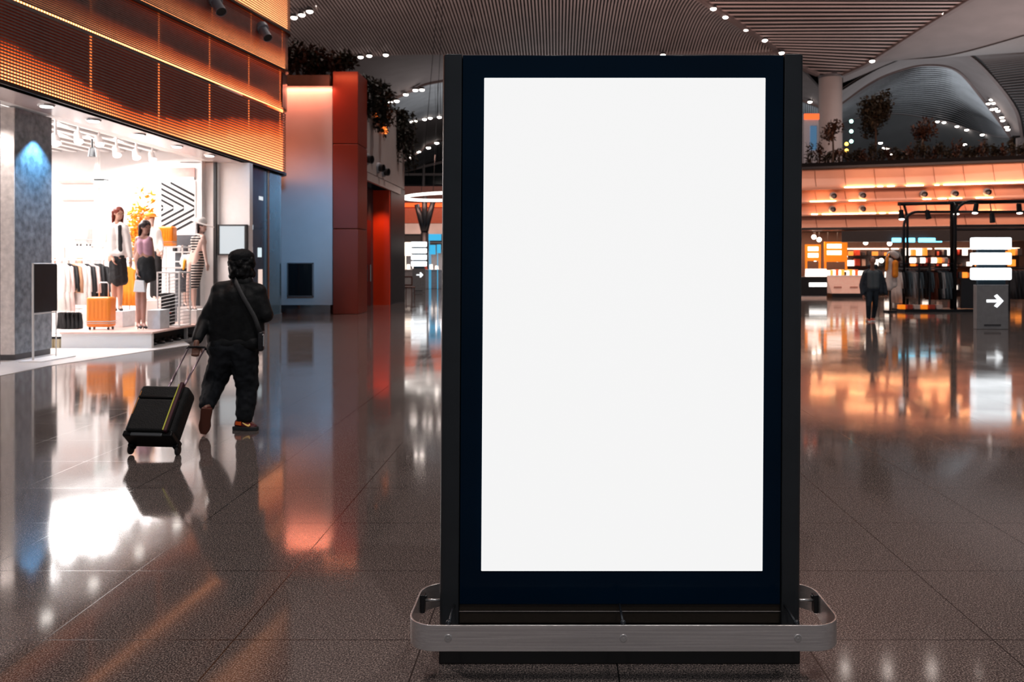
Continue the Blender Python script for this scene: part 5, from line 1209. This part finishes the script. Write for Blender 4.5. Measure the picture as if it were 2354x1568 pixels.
for i, (px, py) in enumerate(((1883, 551), (1871, 545), (1990, 558), (2045, 560), (1903, 590), (1943, 590), (1925, 597), (1874, 596), (2026, 599))):
    Y = 40.55; p = P(px, py, Y); t = thing('pendant_lamp', 'glowing globe pendant lamp hanging over the food counters', 'pendant lamp', p, 'pendant lamps over the food counters')
    B().ell(p, .11).out('globe', glow('globe_warm', (1, .88, .75), 6), t, smooth=True); B().cyl(p+V((0, 0, .1)), V((p.x, p.y, 3.08)), .008).out('cord', BLACK, t)
# market shelves with goods behind the racks
gm = [glow('goods_white_lit', (1, .82, .7), 2.4), glow('goods_orange_lit', (1, .26, .03), 1.6), mat('goods_red', (.5, .06, .03), .5), mat('goods_cream', (.7, .55, .48), .5), mat('goods_black', (.02, .02, .025), .5), mat('goods_grey', (.25, .26, .28), .5)]  # white and orange goods glow: shop light on them put into emission
for u, (xa_, xb_, Y) in enumerate(((1952, 2050, 40.6), (2056, 2150, 40.2), (2158, 2240, 39.6), (2246, 2354, 39.0))):
    t = thing('shelf_unit', ['dark shelf unit of glowing goods behind the distant walker', 'dark shelf unit of goods behind the left end of the garment racks', 'dark shelf unit of goods left of the direction sign', 'dark shelf unit of goods at the far right'][u], 'shelf', ((XP(xa_, Y)+XP(xb_, Y))/2, Y+.2, 0))
    x0_, x1_ = XP(xa_, Y), XP(xb_, Y)
    B().bb(x0_, x1_, Y+.42, Y+.46, 0, 2.3).out('back_panel', mat('shelf_back', (.06, .03, .025), .6), t)
    zz = (.3, .85, 1.4, 1.9)
    for z in zz: B().bb(x0_, x1_, Y, Y+.42, z-.03, z).out('shelf_board', BLACK, t)
    B().bb(x0_, x1_, Y+.36, Y+.41, 2.2, 2.25).out('light_strip', glow('shelf_strip', (1, .7, .5), 5), t)
    for z in zz:
        n = 7
        for j in range(n):
            if rng.random() < .12: continue
            hgt = rng.uniform(.14, .36); w_ = (x1_-x0_)/n*rng.uniform(.5, .85); x = x0_+(x1_-x0_)*(j+.5)/n
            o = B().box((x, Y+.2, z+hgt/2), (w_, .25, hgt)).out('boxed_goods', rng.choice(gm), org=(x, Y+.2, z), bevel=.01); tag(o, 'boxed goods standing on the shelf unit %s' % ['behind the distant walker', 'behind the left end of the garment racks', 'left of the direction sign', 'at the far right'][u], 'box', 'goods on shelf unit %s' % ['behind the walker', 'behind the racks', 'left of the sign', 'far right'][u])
for i, (xa_, xb_) in enumerate(((2051, 2072), (2082, 2104), (2112, 2166))):
    Y = YW(xa_)-1.10; o = B().bb(XP(xa_, Y), XP(xb_, Y), Y, Y+.06, ZP(557, Y), ZP(547, Y)).out('blue_light_panel', glow('cyan_panel', (.18, .72, 1), 3.2), org=(XP(xa_, Y), Y, ZP(556, Y)), bevel=.02); tag(o, ['small cyan lit panel left of the curved rack post', 'small cyan lit panel right of the curved rack post', 'long cyan lit panel under the dark canopy'][i], 'light panel')

# ---------------- garment racks of black pipe ----------------
YG = 27.6; PIPE = mat('rack_pipe', (.010, .013, .016), .4, .5)
gr = thing('garment_rack', 'large black pipe-frame garment rack with curved corners', 'garment rack', (XP(2140, YG), YG, 0))
def pz_(py, Y=YG): return ZP(py, Y)
def arch(xa_, Y, ya_, r=.5, xe=2460, low=0):
    x = XP(xa_, Y); z = pz_(ya_, Y); pts = [(x, Y, low), (x, Y, z-r)]
    for i in range(1, 8): a = math.pi/2*i/7; pts.append((x+r-r*math.cos(a), Y, z-r+r*math.sin(a)))
    pts.append((XP(xe, Y), Y, z)); return pts
B().tube(arch(2078, YG, 487, .45), .045).out('pipe_frame', PIPE, gr, smooth=True)
B().tube(arch(2196, YG-.5, 463, .5, 2480), .05).out('pipe_frame', PIPE, gr, smooth=True)
B().tube([(XP(2064, YG+.9), YG+.9, pz_(469, YG+.9)), (XP(2480, YG-.1), YG-.1, pz_(461, YG))], .06).out('pipe_frame', PIPE, gr, smooth=True)
B().tube([(XP(2086, YG+.9), YG+.9, 0), (XP(2086, YG+.9), YG+.9, pz_(500, YG+.9)), (XP(2078, YG+.9), YG+.9, pz_(470, YG+.9))], .045).out('pipe_frame', PIPE, gr, smooth=True)
B().tube([(XP(2188, YG), YG, 0), (XP(2188, YG), YG, pz_(470)), (XP(2180, YG), YG, pz_(464))], .06).out('pipe_frame', PIPE, gr, smooth=True)
for py in (519, 528): B().tube([(XP(2200, YG), YG, pz_(py)), (XP(2480, YG), YG, pz_(py-2))], .035).out('cross_pipe', PIPE, gr, smooth=True)
B().bb(XP(2064, YG), XP(2240, YG), YG-.55, YG+.5, 0, .08).out('base', PIPE, gr)
B().bb(XP(2200, YG), XP(2240, YG), YG-.3, YG-.22, .1, 1.05).out('side_panel', mat('rack_panel', (.02, .02, .024), .5), gr)
zrl = pz_(617)
B().cyl((XP(2062, YG), YG, zrl), (XP(2200, YG), YG, zrl), .022).out('rail', CHROME, gr)
B().bb(XP(2062, YG), XP(2200, YG), YG-.3, YG+.3, zrl+.14, zrl+.17).out('shelf_board', PIPE, gr)
for px in (2113, 2137): B().cyl((XP(px, YG-.3), YG-.3, .08), (XP(px, YG-.3), YG-.3, zrl+.14), .03).out('post', PIPE, gr)
gr2 = thing('garment_rack', 'dark garment rack at the right edge behind the direction sign', 'garment rack', (XP(2340, YG), YG, 0))
B().cyl((XP(2318, YG), YG, zrl), (XP(2420, YG), YG, zrl), .022).out('rail', PIPE, gr2)
for px in (2320, 2418): B().cyl((XP(px, YG), YG, 0), (XP(px, YG), YG, zrl), .03).out('post', PIPE, gr2)
GC = {'white': mat('coat_white', (.7, .62, .58), .8), 'black': BLK, 'charcoal': mat('coat_charcoal', (.035, .035, .04), .8), 'slate': mat('coat_slate', (.10, .14, .165), .8), 'pale grey': mat('coat_pale', (.42, .42, .43), .8), 'brown': mat('coat_brown', (.12, .03, .015), .8)}
seq = [(2060, 'white', 1.05), (2066, 'charcoal', .75), (2073, 'black', .85), (2082, 'slate', .85), (2091, 'pale grey', .9), (2100, 'pale grey', .92), (2108, 'slate', .9), (2117, 'black', .9), (2125, 'charcoal', .85), (2132, 'slate', .7), (2142, 'brown', .95), (2150, 'black', .95), (2158, 'pale grey', .9), (2166, 'slate', .92), (2174, 'slate', .92), (2182, 'black', .95)]
for px, c_, L_ in seq:
    garment(px, .42, zrl-.07, zrl-.07-L_, GC[c_], -1.0, Y=YG, label='%s coat hanging on the black pipe rack' % c_, group='%s coats on the pipe rack' % c_, flare=1.1)
for px in (2322, 2331, 2341, 2350, 2360):
    garment(px, .42, zrl-.07, zrl-1.0, GC['charcoal'], -1.0, Y=YG, label='dark coat hanging right of the direction sign', group='dark coats right of the sign', flare=1.1)
for i, (px, c_) in enumerate(((2098, 0), (2108, 3), (2120, 0), (2133, 2), (2146, 0), (2158, 1), (2172, 3))):
    z = zrl+.171; o = B().box((XP(px, YG), YG, z+.09), (.13, .25, .18)).out('shelf_item', gm[c_], org=(XP(px, YG), YG, z), bevel=.03); tag(o, 'small folded item on the board above the pipe rack coats', 'folded clothes', 'items above the pipe rack coats')
for i in range(6):
    px = 2072+i*17; z = .081; x = XP(px, YG-.3); o = B().box((x, YG-.3, z+.07), (.19, .2, .14)).out('shoe_box', [ORF, gm[2], gm[3]][i % 3], org=(x, YG-.3, z), bevel=.01); tag(o, 'shoe box on the base of the black pipe rack', 'box', 'boxes on the rack base')
for i, (px, py, dx, lit) in enumerate(((2072, 494, 0, 1), (2133, 494, .06, 0), (2198, 482, 0, 1), (2243, 480, -.08, 1), (2281, 502, 0, 0), (2343, 480, 0, 1))):
    Y = YG-.15; p = P(px, py, Y); t = thing('rack_spotlight', ['cylindrical black spotlight at the left end of the pipe rack', 'tilted unlit black spotlight on the pipe rack, second from its left end', 'black spotlight beside the tall central rack post', 'lit black spotlight right of the central rack post', 'unlit hanging black spotlight above the direction sign', 'lit black spotlight at the far right of the rack'][i], 'spotlight', p)
    d = V((dx*3, -.15, -1)).normalized(); B().cyl(p-d*.16, p+d*.14, .075, .085, 16).out('head', PIPE, t, bevel=.01)
    B().cyl(p-d*.14, (p.x, YG, pz_(466)), .018).out('stem', PIPE, t)
    if lit: B().ell(p+d*.145, (.085, .085, .03)).out('lens', glow('rack_lens', (1, .92, .88), 9), t, smooth=True)
# white-clad torso stand beside the walker
t = thing('clothes_stand', 'clothes stand with white and orange garments just right of the distant walker', 'clothes stand', (XP(2046, 27), 27, 0))
B().tube([P(2034, 600, 27), P(2042, 580, 27), P(2056, 576, 27), P(2068, 582, 27), P(2074, 600, 27)], .03).out('hoop', CHROME, t, smooth=True)
B().cyl((XP(2046, 27), 27, 0), P(2046, 580, 27), .03).bb(XP(2036, 27), XP(2056, 27), 26.8, 27.2, 0, .05).out('post', PIPE, t)
cloth(t, 'white_coat', [(P(2046, 600, 26.95), P(2044, 660, 26.95), .10, .12), (P(2056, 605, 26.95), P(2055, 655, 26.95), .09, .10), (P(2052, 582, 26.9), P(2060, 588, 26.9), .1, .1)], GC['white'], .02)
cloth(t, 'orange_scarf', [(P(2040, 592, 26.85), P(2038, 620, 26.85), .05, .05), (P(2058, 604, 26.8), P(2058, 632, 26.8), .09, .1)], mat('orange_cloth', (.9, .28, .015), .7), .02)

# ---------------- direction sign ----------------
def totem(x0_, x1_, Y, base, ztop, npan, label, zarrow):
    xc = (x0_+x1_)/2; w_ = x1_-x0_; t = thing('direction_sign', label, 'sign', (xc, Y, 0)); ph = ztop-npan*0
    B().bb(xc-w_*.42, xc+w_*.42, Y, Y+.16, 0, base).out('body', mat('sign_grey', (.28, .285, .29), .4, .3), t, bevel=.01)
    B().bb(xc-w_*.36, xc+w_*.36, Y+.03, Y+.13, base, ztop-.02).out('core', mat('sign_core', (.012, .03, .045), .35), t)
    B().bb(xc-w_*.42, xc+w_*.42, Y-.004, Y+.02, base-.012, base+.004).out('edge', CHROME, t)
    H = (ztop-base-.04); hh = (H-.08*npan+.0)/npan
    for i in range(npan):
        z = ztop-hh-(hh+.08)*i
        B().bb(xc-w_*.5, xc+w_*.5, Y-.03, Y+.19, z, z+hh).out('lit_panel', glow('sign_white', (.93, .97, 1), 2.2), t, bevel=.03)
    a = w_*.18; y = Y-.008
    def pr(pts): return [(xc+.06+px*a, y, zarrow+pz*a) for px, pz in pts]
    B().prism(pr([(-1.25, -.2), (.35, -.2), (-.15, -.72), (.3, -.98), (1.25, 0), (.3, .98), (-.15, .72), (.35, .2), (-1.25, .2)]), (0, .02, 0)).out('arrow', glow('arrow_white', (.95, .98, 1), 1.6), t, bevel=.006)
    B().bb(xc-.2, xc+.2, Y-.006, Y+.004, .08, .12).out('plate', mat('sign_plate', (.05, .05, .055), .5), t)
    return t
Yt = 20.1
totem(XP(2238, Yt), XP(2325, Yt), Yt, ZP(655, Yt), ZP(546, Yt), 3, 'grey direction sign with three blank lit panels and a white right arrow', ZP(692, Yt))
Yt2 = 44.0
totem(XP(945, Yt2), XP(980, Yt2), Yt2, 1.25, ZP(556, Yt2), 4, 'distant direction sign with stacked lit panels between portal and display', ZP(632, Yt2))

# ---------------- far shops seen left of the display ----------------
Yf = 56.0
xa, xb = XP(893, Yf), XP(1420, Yf)
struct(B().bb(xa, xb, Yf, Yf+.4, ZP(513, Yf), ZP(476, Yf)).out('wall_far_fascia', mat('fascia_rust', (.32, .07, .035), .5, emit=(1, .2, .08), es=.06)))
o = B().bb(xa, xb, Yf-.15, Yf-.02, ZP(476, Yf), ZP(467, Yf)).out('orange_light_band', glow('orange_band', (1, .10, .01), 1.6), org=(xa, Yf, ZP(476, Yf))); tag(o, 'long glowing orange light band above the distant rust-coloured fascia', 'light band')
struct(B().bb(xa, xb, Yf+.1, Yf+14, ZP(467, Yf), ZP(428, Yf)).out('wall_far_upper', mat('far_upper', (.05, .02, .018), .7)))
struct(B().bb(xa, xb, Yf-.05, Yf+.5, ZP(538, Yf), ZP(514, Yf)).out('wall_far_white', mat('far_white', (.6, .56, .55), .5, nscale=.5, namt=.3)))
struct(B().bb(xa, xb, Yf+.1, Yf+1.5, ZP(557, Yf), ZP(538, Yf)).out('trim_30', CAN))
struct(B().bb(xa, xb, Yf+4, Yf+4.2, 0, 3.4).out('wall_far_shop', mat('far_shop_wall', (.25, .23, .23), .6)))
area('far_shop_light', (XP(960, Yf)+2, Yf+1.8, 2.9), (0, -.2, -1), 6, 420, (1, .92, .9), 2)
area('far_fascia_light', (XP(960, 50), 50, 8), (0, 1, -.6), 6, 500, (1, .55, .42), 1)
for i, (a, c_, y0_, y1_, m) in enumerate(((900, 917, 558, 588, 0), (920, 945, 557, 588, 0), (886, 898, 560, 588, 1))):
    o = B().bb(XP(a, 54), XP(c_, 54), 54, 54.1, ZP(y1_, 54), ZP(y0_, 54)).cyl((XP((a+c_)/2, 54.05), 54.05, 0), (XP((a+c_)/2, 54.05), 54.05, ZP(y1_, 54)), .02).out('lit_menu_panel', glow('far_menu', (1, .82, .68), 2.6) if m == 0 else glow('far_orange', (1, .3, .05), 2), org=(XP(a, 54), 54, ZP(y1_, 54))); tag(o, 'bright lit menu panel in the distant shop, %s' % ['left of the pair beside the portal', 'wider one touching the distant direction sign', 'narrow orange one at the portal edge'][i], 'menu panel')
for i, (a, c_, y0_, y1_) in enumerate(((985, 1014, 538, 553), (988, 1001, 563, 585), (1004, 1013, 562, 582))):
    o = B().bb(XP(a, 50), XP(c_, 50), 50, 50.1, ZP(y1_, 50), ZP(y0_, 50)).cyl((XP(a+2, 50.05), 50.05, 0), (XP(a+2, 50.05), 50.05, ZP(y1_, 50)), .02).out('blue_screen', glow('cyan_screen', (.04, .38, .65), 1.3), org=(XP(a, 50), 50, ZP(y1_, 50)), bevel=.02); tag(o, 'blue lit screen at the left edge of the display, %s' % ['upper wide one', 'lower left one', 'lower right one'][i], 'screen')
t = thing('ring_light', 'large glowing ring-shaped ceiling light partly hidden behind the display', 'ring light', P(1035, 452, 48)+V((0, 0, 0)))
c = P(1035, 452, 48); b = B(); pts = [c+V((2.6*math.cos(a), 2.6*math.sin(a), .10*math.cos(a))) for a in [2*math.pi*k/64 for k in range(64)]]
b.tube(pts, .075, 8, closed=True).out('ring', glow('ring_white', (1, .93, .86), 4), t, smooth=True)
for a in (0, 2.1, 4.2): B().cyl(c+V((2.6*math.cos(a), 2.6*math.sin(a), .1)), c+V((0, 0, 19.6)), .015).out('wire', BLACK, t)
t = thing('branching_column', 'dark branching column in front of the distant rust-coloured fascia', 'column', (XP(976, 52), 52, 0))
B().cyl((XP(976, 52), 52, 0), P(976, 535, 52), .24, n=16).out('trunk', DKMETAL, t, smooth=True)
for px, py in ((958, 470), (996, 462), (976, 452)): B().cyl(P(976, 537, 52), P(px, py, 52), .2, .16, 12).out('branch', DKMETAL, t, smooth=True)
# far counter, chairs
t = thing('cafe_counter', 'pale cafe counter in the distance between portal and display', 'counter', (XP(955, 50), 50, 0))
B().bb(XP(893, 50), XP(1030, 50), 50.4, 51.2, 0, 1.1).out('body', mat('far_counter', (.5, .47, .46), .4), t, bevel=.02); B().bb(XP(892, 50), XP(1031, 50), 50.3, 51.3, 1.1, 1.15).out('top', WHITE, t)
for i in range(9):
    px = 900+i*13; Y = 50.8; o = B().cyl((XP(px, Y), Y, 1.15), (XP(px, Y), Y, 1.15+(.3 if i % 2 else .22)), .11, .09, 12).out('counter_jar', [gm[0], gm[1], gm[2], gm[0]][i % 4], org=(XP(px, Y), Y, 1.15)); tag(o, 'small glowing jar on the distant cafe counter', 'jar', 'jars on the distant counter')
def chair(x, Y, ang, label):
    t = thing('cafe_chair', label, 'chair', (x, Y, 0)); R_ = Matrix.Translation((x, Y, 0)) @ Matrix.Rotation(ang, 4, 'Z'); wd = mat('chair_wood', (.12, .035, .02), .5); pd_ = mat('chair_pad', (.55, .5, .48), .7)
    B().box((0, 0, .46), (.46, .46, .06)).xf(R_).out('seat', wd, t, bevel=.02)
    for sx in (-1, 1):
        for sy in (-1, 1): B().cyl((sx*.2, sy*.2, 0), (sx*.19, sy*.19, .44), .018).xf(R_).out('leg', wd, t)
    b = B(); b.box((0, .22, .93), (.46, .04, .06)).box((0, .22, .56), (.46, .04, .06)).box((-.21, .22, .74), (.05, .04, .4)).box((.21, .22, .74), (.05, .04, .4)).xf(R_).out('backrest', wd, t, bevel=.01)
    B().box((0, .22, .745), (.36, .03, .31)).xf(R_).out('back_pad', pd_, t, bevel=.01); return t
chair(XP(940, 38), 38, 3.0, 'wooden cafe chair with pale back pad, nearer of the two beside the portal')
chair(XP(912, 40.5), 40.5, 2.6, 'wooden cafe chair, farther of the two, partly behind the portal')
